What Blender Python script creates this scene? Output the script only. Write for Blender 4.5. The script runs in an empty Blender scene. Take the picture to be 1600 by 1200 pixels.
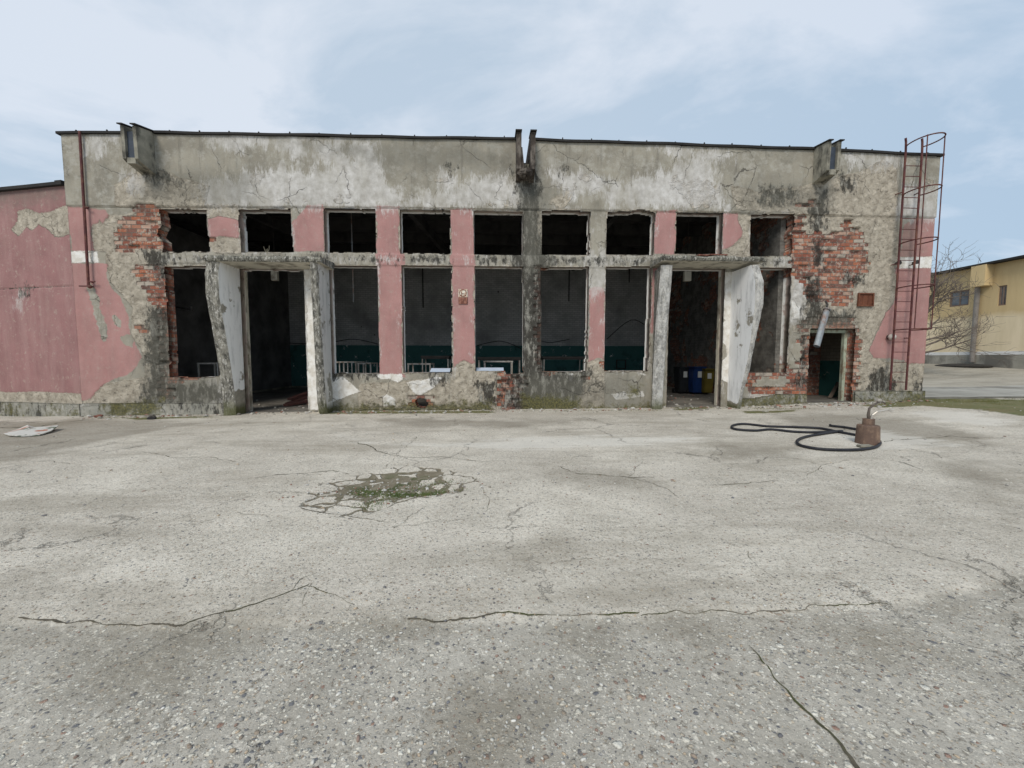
import bpy, bmesh, math, random
import numpy as np
from mathutils import Vector, Matrix
random.seed(7)
rng = np.random.default_rng(11)
S = bpy.context.scene
COL = S.collection

# ------------------------------------------------------------------ camera
CAMP = np.array([0.0, -11.0, 1.46])
FPX = 600.0
PITCH, ROLL, YAW = math.radians(3.726), math.radians(-0.066), math.radians(2.381)
def rotm(p, r, y):
    cp, sp, cr, sr, cy, sy = math.cos(p), math.sin(p), math.cos(r), math.sin(r), math.cos(y), math.sin(y)
    Rr = np.array([[cr, 0, sr], [0, 1, 0], [-sr, 0, cr]])
    Rp = np.array([[1, 0, 0], [0, cp, sp], [0, -sp, cp]])
    Ry = np.array([[cy, sy, 0], [-sy, cy, 0], [0, 0, 1]])
    return Ry @ Rp @ Rr
CM = rotm(PITCH, ROLL, YAW)
cam = bpy.data.cameras.new('camera'); co = bpy.data.objects.new('camera', cam); COL.objects.link(co)
cam.sensor_width = 36; cam.lens = 13.5; cam.clip_start = 0.05; cam.clip_end = 2000
mw = Matrix.Identity(4)
for i in range(3):
    mw[i][0] = CM[i, 0]; mw[i][1] = CM[i, 2]; mw[i][2] = -CM[i, 1]; mw[i][3] = CAMP[i]
co.matrix_world = mw
S.camera = co
# ------------------------------------------------------------------ world and sun
SUN_EL, SUN_AZ = math.radians(44), math.radians(202)      # azimuth measured clockwise from +Y
w = bpy.data.worlds.new('World'); S.world = w; w.use_nodes = True
nt = w.node_tree; nt.nodes.clear()
def wn(t, **k):
    n = nt.nodes.new(t)
    for a, b in k.items(): setattr(n, a, b)
    return n
out = wn('ShaderNodeOutputWorld'); bg = wn('ShaderNodeBackground'); bg.inputs[1].default_value = 0.092
sky = wn('ShaderNodeTexSky', sky_type='NISHITA'); sky.sun_disc = False
sky.sun_elevation = SUN_EL; sky.sun_rotation = SUN_AZ; sky.air_density = 1.2; sky.dust_density = 1.5
tc = wn('ShaderNodeTexCoord'); sep = wn('ShaderNodeSeparateXYZ'); nt.links.new(tc.outputs['Generated'], sep.inputs[0])
zz = wn('ShaderNodeMath', operation='ADD'); nt.links.new(sep.outputs[2], zz.inputs[0]); zz.inputs[1].default_value = 0.22
mx = wn('ShaderNodeMath', operation='MAXIMUM'); nt.links.new(zz.outputs[0], mx.inputs[0]); mx.inputs[1].default_value = 0.12
dx = wn('ShaderNodeMath', operation='DIVIDE'); nt.links.new(sep.outputs[0], dx.inputs[0]); nt.links.new(mx.outputs[0], dx.inputs[1])
dy = wn('ShaderNodeMath', operation='DIVIDE'); nt.links.new(sep.outputs[1], dy.inputs[0]); nt.links.new(mx.outputs[0], dy.inputs[1])
cv = wn('ShaderNodeCombineXYZ'); nt.links.new(dx.outputs[0], cv.inputs[0]); nt.links.new(dy.outputs[0], cv.inputs[1])
n1 = wn('ShaderNodeTexNoise'); n1.inputs['Scale'].default_value = 1.7; n1.inputs['Detail'].default_value = 9; n1.inputs['Roughness'].default_value = 0.58
n1.inputs['Distortion'].default_value = 0.35
mpw = wn('ShaderNodeMapping'); mpw.inputs['Location'].default_value = (3.1, 1.7, 0.4); mpw.inputs['Scale'].default_value = (0.8, 1.25, 1)
nt.links.new(cv.outputs[0], mpw.inputs[0]); nt.links.new(mpw.outputs[0], n1.inputs['Vector'])
rp = wn('ShaderNodeValToRGB'); nt.links.new(n1.outputs[0], rp.inputs[0])
rp.color_ramp.elements[0].position = 0.42; rp.color_ramp.elements[0].color = (3.25, 4.2, 5.2, 1)
rp.color_ramp.elements[1].position = 0.585; rp.color_ramp.elements[1].color = (5.6, 6.05, 6.7, 1)
# the overcast is thicker and paler ahead and to the left, thinner to the right
dotx = wn('ShaderNodeVectorMath', operation='DOT_PRODUCT'); nt.links.new(tc.outputs['Generated'], dotx.inputs[0]); dotx.inputs[1].default_value = (-0.25, 0.85, 0.45)
mr = wn('ShaderNodeMapRange'); nt.links.new(dotx.outputs['Value'], mr.inputs[0]); mr.inputs[1].default_value = 0.35; mr.inputs[2].default_value = 1.0
mixc = wn('ShaderNodeMix', data_type='RGBA'); nt.links.new(mr.outputs[0], mixc.inputs[0])
mixc.inputs[6].default_value = (3.1, 4.1, 5.4, 1); mixc.inputs[7].default_value = (5.15, 5.6, 6.2, 1)
mixd = wn('ShaderNodeMix', data_type='RGBA'); mixd.inputs[0].default_value = 0.66
nt.links.new(mixc.outputs[2], mixd.inputs[6]); nt.links.new(rp.outputs[0], mixd.inputs[7])
mixs = wn('ShaderNodeMix', data_type='RGBA'); mixs.inputs[0].default_value = 0.9
nt.links.new(sky.outputs[0], mixs.inputs[6]); nt.links.new(mixd.outputs[2], mixs.inputs[7])
nt.links.new(mixs.outputs[2], bg.inputs[0]); nt.links.new(bg.outputs[0], out.inputs[0])
sl = bpy.data.lights.new('sun', 'SUN'); sl.energy = 1.5; sl.angle = math.radians(24); sl.color = (1.0, 0.93, 0.83)
so = bpy.data.objects.new('sun', sl); COL.objects.link(so)
sd = Vector((math.sin(SUN_AZ) * math.cos(SUN_EL), math.cos(SUN_AZ) * math.cos(SUN_EL), math.sin(SUN_EL)))
so.rotation_euler = sd.to_track_quat('Z', 'Y').to_euler(); so.location = (0, -20, 30)
S.view_settings.view_transform = 'Standard'; S.view_settings.look = 'None'; S.view_settings.exposure = 0.62; S.view_settings.gamma = 1
S.render.engine = 'CYCLES'

# ------------------------------------------------------------------ pixel -> place helpers
def ray(px, py):
    return CM @ np.array([(px - 800) / FPX, 1.0, (600 - py) / FPX])
def W(px, py, off=0.0):                 # point on the facade plane (y=-off): (u, z)
    d = ray(px, py); t = (11.0 - off) / d[1]
    return (d[0] * t, CAMP[2] + d[2] * t)
def atY(px, py, y):
    d = ray(px, py); t = (y + 11.0) / d[1]
    return Vector((d[0] * t, y, CAMP[2] + d[2] * t))
def G(px, py, z=0.0):                   # point on the ground
    for k in range(4):
        d = ray(px, py); t = (z - CAMP[2]) / d[2]; x, y = d[0] * t, -11 + d[1] * t
        z = float(ground_z(np.array([x]), np.array([y]))[0])
    return (x, y)
def sstep(a, b, x):
    t = np.clip((x - a) / (b - a), 0, 1); return t * t * (3 - 2 * t)
def ground_z(x, y):
    g = np.interp(x, [-30, -13.6, -11.4, -9.3, -5, 0, 5, 7.5, 9.2, 12.8, 16], [-.3, -.2, -.12, -.1, -.03, 0, .04, .07, .15, .24, .27])
    g = g * sstep(-10.5, -3, y)
    r = 0.62 * sstep(1.0, 13.0, y) * sstep(12.9, 18, x) + .35 * sstep(18, 30, x) * sstep(-4, 4, y)
    return g + r

# ------------------------------------------------------------------ value noise
_tab = rng.random((256, 256))
def vnoise(x, y, seed=0):
    x = x + seed * 17.37; y = y + seed * 9.91
    xi = np.floor(x).astype(int); yi = np.floor(y).astype(int)
    fx = x - xi; fy = y - yi
    fx = fx * fx * (3 - 2 * fx); fy = fy * fy * (3 - 2 * fy)
    a = _tab[xi % 256, yi % 256]; b = _tab[(xi + 1) % 256, yi % 256]
    c = _tab[xi % 256, (yi + 1) % 256]; d = _tab[(xi + 1) % 256, (yi + 1) % 256]
    return (a * (1 - fx) + b * fx) * (1 - fy) + (c * (1 - fx) + d * fx) * fy
def fbm(x, y, sc, oct=4, seed=0):
    s = 0; a = 1; t = 0
    for o in range(oct):
        s = s + a * (vnoise(x * sc, y * sc, seed + o * 3) - .5); t += a; a *= .55; sc *= 2.1
    return s / t * 2      # about -1..1

def inside(P, x, y):
    r = np.zeros(x.shape, bool); n = len(P)
    for i in range(n):
        x0, y0 = P[i]; x1, y1 = P[(i + 1) % n]
        c = ((y0 > y) != (y1 > y))
        if y1 != y0:
            r ^= c & (x < (x1 - x0) * (y - y0) / (y1 - y0) + x0)
    return r
def sdf(P, x, y, R=.6, bias=0.0):
    """signed distance, positive inside, of flat arrays; -0.5 far outside"""
    P = np.array(P, float); o = np.full(x.shape, -.5)
    m = (x > P[:, 0].min() - R) & (x < P[:, 0].max() + R) & (y > P[:, 1].min() - R) & (y < P[:, 1].max() + R)
    if not m.any(): return o
    xs, ys = x[m], y[m]; d2 = np.full(xs.shape, 1e9); n = len(P)
    for i in range(n):
        ax, ay = P[i]; bx, by = P[(i + 1) % n]; ex, ey = bx - ax, by - ay
        t = np.clip(((xs - ax) * ex + (ys - ay) * ey) / (ex * ex + ey * ey + 1e-12), 0, 1)
        d2 = np.minimum(d2, (xs - ax - t * ex) ** 2 + (ys - ay - t * ey) ** 2)
    d = np.sqrt(d2); d = np.where(inside(P, xs, ys), d, -d) + bias
    o[m] = np.clip(d, -.5, .5)
    return o

# ------------------------------------------------------------------ object helpers
def tag(o, label=None, cat=None, group=None, kind=None):
    if label: o['label'] = label
    if cat: o['category'] = cat
    if group: o['group'] = group
    if kind: o['kind'] = kind
    return o
def empty(name, loc=(0, 0, 0), label=None, cat=None, group=None, kind=None):
    o = bpy.data.objects.new(name, None); COL.objects.link(o); o.location = loc
    o.empty_display_size = .2
    return tag(o, label, cat, group, kind)
def link(name, me, mats, parent=None):
    if not isinstance(mats, (list, tuple)): mats = [mats]
    for m in mats: me.materials.append(m)
    o = bpy.data.objects.new(name, me); COL.objects.link(o)
    if parent is not None:
        o.parent = parent
        root = parent
        off = Vector((0, 0, 0))
        while root is not None:
            off += Vector(root.location); root = root.parent
        o.location = -off              # geometry is written in world coordinates
    return o
def from_bm(name, bm, mats, parent=None, smooth=False):
    me = bpy.data.meshes.new(name); bmesh.ops.recalc_face_normals(bm, faces=bm.faces[:]); bm.to_mesh(me); bm.free()
    if smooth:
        for p in me.polygons: p.use_smooth = True
    return link(name, me, mats, parent)
def box(bm, x0, x1, y0, y1, z0, z1, mi=0):
    vs = [bm.verts.new(p) for p in [(x0, y0, z0), (x1, y0, z0), (x1, y1, z0), (x0, y1, z0), (x0, y0, z1), (x1, y0, z1), (x1, y1, z1), (x0, y1, z1)]]
    for f in ((0, 3, 2, 1), (4, 5, 6, 7), (0, 1, 5, 4), (1, 2, 6, 5), (2, 3, 7, 6), (3, 0, 4, 7)):
        fc = bm.faces.new([vs[i] for i in f]); fc.material_index = mi
    return vs
def obox(bm, a, b, wd, ht):
    """box bar from a to b with width wd (horizontal) and height ht"""
    a = Vector(a); b = Vector(b); d = (b - a).normalized()
    s = d.cross(Vector((0, 0, 1)))
    if s.length < .05: s = Vector((1, 0, 0))
    s.normalize(); u = s.cross(d).normalized()
    vs = []
    for c in (a, b):
        for i, j in ((-1, -1), (1, -1), (1, 1), (-1, 1)):
            vs.append(bm.verts.new(c + s * (i * wd / 2) + u * (j * ht / 2)))
    for f in ((0, 1, 2, 3), (7, 6, 5, 4), (0, 4, 5, 1), (1, 5, 6, 2), (2, 6, 7, 3), (3, 7, 4, 0)):
        bm.faces.new([vs[i] for i in f])
def tube(bm, pts, rad, n=8, cap=True):
    pts = [Vector(p) for p in pts]; rings = []; m = len(pts)
    if not hasattr(rad, '__len__'): rad = [rad] * m
    t = (pts[1] - pts[0]).normalized(); ref = Vector((0, 0, 1)) if abs(t.z) < .9 else Vector((1, 0, 0))
    u = t.cross(ref).normalized()
    for i in range(m):
        if i == 0: t = pts[1] - pts[0]
        elif i == m - 1: t = pts[-1] - pts[-2]
        else: t = (pts[i + 1] - pts[i]).normalized() + (pts[i] - pts[i - 1]).normalized()
        if t.length < 1e-9: t = pts[min(i + 1, m - 1)] - pts[max(i - 1, 0)]
        t.normalize(); u = u - t * u.dot(t)
        if u.length < 1e-4: u = t.orthogonal()
        u.normalize(); v = t.cross(u)
        rings.append([bm.verts.new(pts[i] + (u * math.cos(a) + v * math.sin(a)) * rad[i]) for a in [2 * math.pi * k / n for k in range(n)]])
    for i in range(m - 1):
        for k in range(n):
            bm.faces.new([rings[i][k], rings[i][(k + 1) % n], rings[i + 1][(k + 1) % n], rings[i + 1][k]])
    if cap:
        bm.faces.new(rings[0][::-1]); bm.faces.new(rings[-1])
def lathe(bm, c, prof, n=24):
    """prof: list of (r, z)"""
    rings = [[bm.verts.new((c[0] + r * math.cos(2 * math.pi * k / n), c[1] + r * math.sin(2 * math.pi * k / n), c[2] + z)) for k in range(n)] for r, z in prof]
    for i in range(len(rings) - 1):
        for k in range(n): bm.faces.new([rings[i][k], rings[i][(k + 1) % n], rings[i + 1][(k + 1) % n], rings[i + 1][k]])
    bm.faces.new(rings[0][::-1]); bm.faces.new(rings[-1])
def bbox_obj(name, parent, mat, *boxes, bevel=0):
    bm = bmesh.new()
    for b in boxes: box(bm, *b)
    if bevel: bmesh.ops.bevel(bm, geom=bm.edges[:], offset=bevel, segments=2, affect='EDGES')
    return from_bm(name, bm, mat, parent)
def np_mesh(name, V, F, mats, parent=None, mi=None, attrs=None):
    """V (n,3), F (m,4) quads"""
    me = bpy.data.meshes.new(name); V = np.asarray(V, np.float32); F = np.asarray(F, np.int32)
    me.vertices.add(len(V)); me.vertices.foreach_set('co', V.ravel())
    me.loops.add(F.size); me.loops.foreach_set('vertex_index', F.ravel())
    me.polygons.add(len(F)); me.polygons.foreach_set('loop_start', np.arange(0, F.size, 4, dtype=np.int32))
    me.polygons.foreach_set('loop_total', np.full(len(F), 4, np.int32))
    if mi is not None: me.polygons.foreach_set('material_index', np.asarray(mi, np.int32))
    me.update(calc_edges=True)
    for k, a in (attrs or {}).items():
        at = me.attributes.new(k, 'FLOAT_COLOR', 'POINT'); at.data.foreach_set('color', np.asarray(a, np.float32).ravel())
    me.validate()
    return link(name, me, mats, parent)

# ------------------------------------------------------------------ node helper
class NB:
    def __init__(s, name, rough=.9):
        s.m = bpy.data.materials.new(name); s.m.use_nodes = True; s.t = s.m.node_tree
        s.b = s.t.nodes['Principled BSDF']; s.b.inputs['Roughness'].default_value = rough
        s.b.inputs['Specular IOR Level'].default_value = .25
        s._oc = None
    def n(s, t, **k):
        n = s.t.nodes.new(t)
        for a, b in k.items(): setattr(n, a, b)
        return n
    def L(s, a, b): s.t.links.new(a, b)
    def set(s, sock, v):
        if isinstance(v, (int, float)): sock.default_value = v
        elif isinstance(v, tuple): sock.default_value = v if len(v) == len(sock.default_value) else tuple(v) + (1,)
        else: s.L(v, sock)
    @property
    def P(s):
        if s._oc is None: s._oc = s.n('ShaderNodeTexCoord').outputs['Object']
        return s._oc
    def math(s, op, a, b=0.0, c=None, clamp=False):
        n = s.n('ShaderNodeMath', operation=op); n.use_clamp = clamp
        s.set(n.inputs[0], a); s.set(n.inputs[1], b)
        if c is not None: s.set(n.inputs[2], c)
        return n.outputs[0]
    def noise(s, scale, detail=4, rough=.55, vec=None, dist=0, color=False):
        n = s.n('ShaderNodeTexNoise'); n.inputs['Scale'].default_value = scale; n.inputs['Detail'].default_value = detail
        n.inputs['Roughness'].default_value = rough; n.inputs['Distortion'].default_value = dist
        s.L(vec if vec is not None else s.P, n.inputs['Vector'])
        return n.outputs[1 if color else 0]
    def map(s, sc=(1, 1, 1), loc=(0, 0, 0), vec=None):
        n = s.n('ShaderNodeMapping'); n.inputs['Scale'].default_value = sc; n.inputs['Location'].default_value = loc
        s.L(vec if vec is not None else s.P, n.inputs[0]); return n.outputs[0]
    def vor(s, scale, feature='F1', vec=None, out='Distance', rnd=1.0):
        n = s.n('ShaderNodeTexVoronoi', feature=feature); n.inputs['Scale'].default_value = scale
        n.inputs['Randomness'].default_value = rnd
        s.L(vec if vec is not None else s.P, n.inputs['Vector']); return n.outputs[out]
    def mr(s, v, a, b, c=0.0, d=1.0, smooth=False):
        n = s.n('ShaderNodeMapRange'); n.clamp = True
        if smooth: n.interpolation_type = 'SMOOTHSTEP'
        s.set(n.inputs[0], v); s.set(n.inputs[1], a); s.set(n.inputs[2], b); s.set(n.inputs[3], c); s.set(n.inputs[4], d)
        return n.outputs[0]
    def mix(s, f, a, b, blend='MIX'):
        n = s.n('ShaderNodeMix', data_type='RGBA', blend_type=blend)
        s.set(n.inputs[0], f); s.set(n.inputs[6], a); s.set(n.inputs[7], b); return n.outputs[2]
    def attr(s, name):
        n = s.n('ShaderNodeAttribute', attribute_name=name); c = s.n('ShaderNodeSeparateColor'); s.L(n.outputs['Color'], c.inputs[0])
        return c.outputs[0], c.outputs[1], c.outputs[2], n.outputs['Alpha']
    def xyz(s, v=None):
        c = s.n('ShaderNodeSeparateXYZ'); s.L(v if v is not None else s.P, c.inputs[0]); return c.outputs
    def bump(s, h, st=.5, dist=.01, prev=None):
        n = s.n('ShaderNodeBump'); n.inputs['Strength'].default_value = st; n.inputs['Distance'].default_value = dist
        s.L(h, n.inputs['Height'])
        if prev is not None: s.L(prev, n.inputs['Normal'])
        return n.outputs[0]
    def fin(s, col, normal=None, rough=None, metal=None):
        s.set(s.b.inputs['Base Color'], col)
        if normal is not None: s.L(normal, s.b.inputs['Normal'])
        if rough is not None: s.set(s.b.inputs['Roughness'], rough)
        if metal is not None: s.set(s.b.inputs['Metallic'], metal)
        return s.m
def simple(name, c1, c2=None, rough=.8, scale=6, bump=.3, bscale=60, metal=0.0, dirt=None, dscale=3):
    b = NB(name, rough); c2 = c2 or tuple(v * .75 for v in c1)
    f = b.mr(b.noise(scale, 6, .6), .35, .65); col = b.mix(f, c1, c2)
    if dirt: col = b.mix(b.mr(b.noise(dscale, 8, .65, b.map((1, 1, .5), (3, 1, 2))), .48, .62), col, dirt)
    nm = b.bump(b.noise(bscale, 4), bump, .01)
    return b.fin(col, nm, metal=metal)

# ---- brick layer shared by wall materials: returns colour, height
BW, RH = .255, .108
def brick_nodes(b, dark=False):
    x, y, z = b.xyz()
    u = b.math('ADD', b.math('ADD', x, y), 40.0)
    c = b.n('ShaderNodeCombineXYZ'); b.L(u, c.inputs[0]); b.L(b.math('ADD', z, RH * 100), c.inputs[1])
    wob = b.noise(14, 3, .6, color=True)
    wv = b.n('ShaderNodeVectorMath', operation='MULTIPLY_ADD'); b.L(wob, wv.inputs[0]); wv.inputs[1].default_value = (.016, .016, 0); b.L(c.outputs[0], wv.inputs[2])
    br = b.n('ShaderNodeTexBrick'); b.L(wv.outputs[0], br.inputs['Vector'])
    br.inputs['Scale'].default_value = 1; br.inputs['Brick Width'].default_value = BW; br.inputs['Row Height'].default_value = RH
    br.inputs['Mortar Size'].default_value = .009; br.inputs['Mortar Smooth'].default_value = .25; br.inputs['Bias'].default_value = 0
    br.inputs['Color1'].default_value = (0, 0, 0, 1); br.inputs['Color2'].default_value = (1, 1, 1, 1); br.inputs['Mortar'].default_value = (.5, .5, .5, 1)
    br.offset_frequency = 2; br.squash_frequency = 2; br.squash = 1.0; br.offset = .5
    rp = b.n('ShaderNodeValToRGB'); b.L(br.outputs['Color'], rp.inputs[0]); e = rp.color_ramp; e.interpolation = 'CONSTANT'
    e.elements[0].position = 0; e.elements[0].color = (.25, .085, .055, 1); e.elements[1].position = .2; e.elements[1].color = (.37, .135, .075, 1)
    for p_, c_ in ((.36, (.17, .07, .05)), (.46, (.37, .17, .11)), (.58, (.29, .105, .065)), (.68, (.44, .29, .22)), (.76, (.21, .10, .075)), (.84, (.40, .34, .28)), (.91, (.34, .14, .09)), (.96, (.13, .07, .055))):
        x_ = e.elements.new(p_); x_.color = c_ + (1,)
    col = b.mix(br.outputs['Fac'], rp.outputs[0], (.17, .15, .125))
    col = b.mix(b.mr(b.noise(11, 6, .68), .52, .63, 0, .8), col, (.43, .395, .33))
    col = b.mix(b.mr(b.noise(3.1, 6, .65), .52, .70, 0, .75), col, (.085, .06, .05))
    h = b.math('SUBTRACT', b.math('MULTIPLY', b.noise(32, 5, .65), .8), b.math('MULTIPLY', br.outputs['Fac'], 1.6))
    return col, h

def mask(b, a, amp, wdt, noise):
    """a: sdf attr stored +.5 ; noise 0..1"""
    v = b.math('ADD', b.math('SUBTRACT', a, .5), b.math('MULTIPLY', b.math('SUBTRACT', noise, .5), amp))
    return b.mr(v, -wdt, wdt, 0, 1, True)

def wall_material(name, base=(.345, .32, .262), base2=(.24, .222, .182), pinkc=(.43, .232, .215)):
    b = NB(name, .93)
    pk, bk, wh, so_ = b.attr('A'); rg, ms, cr, dk = b.attr('B')
    nf = b.noise(22, 5, .6); nm = b.noise(5, 6, .65); nl = b.noise(1.3, 5, .6)
    streak = b.noise(1.0, 6, .65, b.map((5, 5, .7)))
    gr = b.noise(110, 3, .6)
    col = b.mix(b.mr(nl, .38, .62), base, base2)
    col = b.mix(b.mr(streak, .45, .7, 0, .5), col, (.27, .245, .19))
    col = b.mix(b.mr(b.noise(1.0, 9, .72, b.map((7, 7, .55), (2, 9, 0))), .54, .68, 0, .55), col, (.13, .12, .10))
    col = b.mix(b.mr(b.noise(2.4, 9, .74, b.map((1, 1, 1), (6, 1, 4))), .55, .60, 0, .38), col, (.46, .44, .39))
    col = b.mix(b.mr(b.noise(2.7, 9, .74, b.map((1, 1, 1), (1, 7, 2))), .57, .62, 0, .42), col, (.17, .16, .13))
    col = b.mix(b.mr(nm, .5, .68, 0, .5), col, (.43, .42, .37))
    # coarse spalled render
    rgm = mask(b, rg, .12, .02, nm)
    vr = b.vor(13, 'F1', b.map((1, 1, 1.6), vec=None)); rcol = b.mix(b.mr(nm, .36, .62), (.53, .475, .385), (.33, .29, .23))
    rough_h = b.noise(11, 8, .7, dist=.8)
    rcol = b.mix(b.mr(rough_h, .44, .33, 0, .9), rcol, (.10, .09, .07))
    rcol = b.mix(b.mr(rough_h, .56, .68, 0, .85), rcol, (.60, .55, .46))
    col = b.mix(rgm, col, rcol)
    # pink paint
    pm = mask(b, pk, .10, .012, nf)
    pcol = b.mix(b.mr(nl, .35, .65), pinkc, tuple(v * .8 for v in pinkc))
    pcol = b.mix(b.mr(streak, .42, .68, 0, .32), pcol, (.42, .29, .265))
    pcol = b.mix(b.mr(b.noise(7, 8, .72), .56, .68, 0, .7), pcol, (.42, .34, .29))
    pcol = b.mix(b.mr(b.noise(2.5, 8, .7, b.map((1, 1, .6), (3, 3, 3))), .52, .68, 0, .5), pcol, (.30, .175, .16))
    col = b.mix(pm, col, pcol)
    # lime wash
    wn_ = b.math('MULTIPLY_ADD', b.noise(2.0, 10, .75, b.map((2.2, 2.2, .75)), dist=.4), .6, b.math('MULTIPLY', b.noise(16, 8, .75, b.map((2, 2, .45))), .4))
    wm = mask(b, wh, 2.6, .13, wn_)
    wcol = b.mix(b.mr(b.noise(6, 6, .65), .35, .68), (.66, .645, .62), (.42, .40, .37))
    col = b.mix(b.math('MULTIPLY', wm, b.mr(b.noise(1.1, 6, .65, b.map((1.5, 1.5, .5), (8, 1, 2))), .38, .6, .4, .92)), col, wcol)
    # cream / bright paint patches with crisp edges
    cm = mask(b, cr, .10, .012, nf)
    col = b.mix(cm, col, b.mix(b.mr(nm, .4, .65), (.80, .785, .75), (.58, .54, .47)))
    # bare brick
    bm_ = mask(b, bk, .26, .008, b.math('MULTIPLY_ADD', nm, .6, b.math('MULTIPLY', nf, .4))); bcol, bh = brick_nodes(b)
    col = b.mix(bm_, col, bcol)
    # grime
    sn = b.noise(4, 10, .75, b.map((1.5, 1.5, .8)))
    sm = mask(b, so_, 1.6, .10, sn)
    col = b.mix(b.math('MULTIPLY', sm, .9), col, b.mix(b.mr(b.noise(3.4, 11, .78, b.map((1.8, 1.8, .6))), .50, .62), (.022, .021, .018), (.33, .32, .28)))
    # dark damp wash
    dm = mask(b, dk, .9, .3, nm)
    col = b.mix(b.math('MULTIPLY', dm, .5), col, (.14, .135, .11))
    # moss
    mm = mask(b, ms, 1.0, .12, b.noise(6, 8, .75))
    col = b.mix(b.math('MULTIPLY', mm, .88), col, b.mix(b.mr(nf, .4, .65), (.055, .055, .025), (.16, .145, .05)))
    # pits, specks
    col = b.mix(b.mr(b.noise(48, 5, .75), .40, .30, 0, .6), col, (.10, .09, .075))
    col = b.mix(b.mr(b.noise(52, 5, .75, b.map((1, 1, 1), (4, 4, 4))), .60, .70, 0, .4), col, (.62, .58, .52))
    # cracks
    cw = b.n('ShaderNodeVectorMath', operation='MULTIPLY_ADD'); b.L(b.noise(3, 5, .6, color=True), cw.inputs[0]); cw.inputs[1].default_value = (.3, .3, .3); b.L(b.P, cw.inputs[2])
    ck = b.vor(1.1, 'DISTANCE_TO_EDGE', cw.outputs[0])
    ckm = b.math('MULTIPLY', b.mr(ck, .0025, .008, 1, 0), b.mr(b.noise(.8, 3), .5, .6))
    ckm = b.math('MULTIPLY', ckm, b.math('SUBTRACT', 1.0, b.math('MAXIMUM', bm_, b.math('MULTIPLY', pm, .9))))
    col = b.mix(b.math('MULTIPLY', ckm, .75), col, (.07, .065, .055))
    h = b.math('MULTIPLY_ADD', gr, .25, b.math('MULTIPLY', nf, .35))
    h = b.math('ADD', h, b.math('MULTIPLY', b.math('MULTIPLY', rgm, b.math('SUBTRACT', 1.0, pm)), b.math('MULTIPLY', rough_h, 3.2)))
    h = b.math('SUBTRACT', h, b.math('MULTIPLY', ckm, 1.0))
    hb = b.n('ShaderNodeMix', data_type='FLOAT'); b.L(bm_, hb.inputs[0]); b.L(h, hb.inputs[2]); b.L(b.math('MULTIPLY', bh, 1.3), hb.inputs[3])
    return b.fin(col, b.bump(hb.outputs[0], .9, .02))

def reveal_material():
    b = NB('window_reveal_plaster', .93)
    pk, bk, wh, so_ = b.attr('A'); x, y, z = b.xyz()
    col = b.mix(b.mr(b.noise(3, 6, .65), .4, .65), (.42, .33, .29), (.36, .33, .27))
    col = b.mix(b.math('MULTIPLY', b.mr(y, .19, .21), b.math('MULTIPLY', b.mr(b.noise(3, 6, .65), .36, .44), b.mr(x, 8.7, 8.8, 1, 0))), col, (.62, .61, .58))
    col = b.mix(b.mr(b.noise(5, 8, .7, b.map((1, 1, .5))), .55, .66, 0, .85), col, (.12, .11, .09))
    bc, bh = brick_nodes(b)
    bm_ = b.mr(b.math('SUBTRACT', bk, .5), -.14, -.08); col = b.mix(bm_, col, bc)
    return b.fin(col, b.bump(b.math('ADD', b.noise(30, 5), b.math('MULTIPLY', bh, bm_)), .6, .012))

M_WALL = wall_material('weathered_plaster')
M_ANNEX = wall_material('weathered_pink_plaster', pinkc=(.315, .166, .160))
M_REV = reveal_material()
M_PLINTH = wall_material('mossy_concrete_plinth', base=(.22, .22, .19), base2=(.33, .32, .28))
M_ROOF = simple('bitumen_roof', (.018, .017, .016), (.03, .028, .026), .8, 3, .4, 25)
M_CONC = simple('grimy_concrete', (.34, .32, .26), (.24, .23, .19), .95, 4, .5, 30, dirt=(.07, .066, .055), dscale=3)
M_RUST = simple('rusty_steel', (.13, .045, .035), (.085, .035, .03), .75, 8, .4, 90, dirt=(.22, .08, .04), dscale=9)
M_INWALL = None

# ------------------------------------------------------------------ relief wall builder
class Plane:
    def __init__(s, O, ang):
        s.O = np.array(O, float); s.d = np.array([math.cos(ang), math.sin(ang)]); s.nrm = np.array([s.d[1], -s.d[0]])  # outward (-y side)
    def px(s, px, py):
        d = ray(px, py); A = np.array([[s.d[0], -d[0]], [s.d[1], -d[1]]]); r = np.linalg.solve(A, CAMP[:2] - s.O)
        return (float(r[0]), float(CAMP[2] + d[2] * r[1]))
    def world(s, u, z, off):
        return np.stack([s.O[0] + s.d[0] * u + s.nrm[0] * off, s.O[1] + s.d[1] * u + s.nrm[1] * off, z], -1)
FAC = Plane((0, 0), 0)

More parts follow.
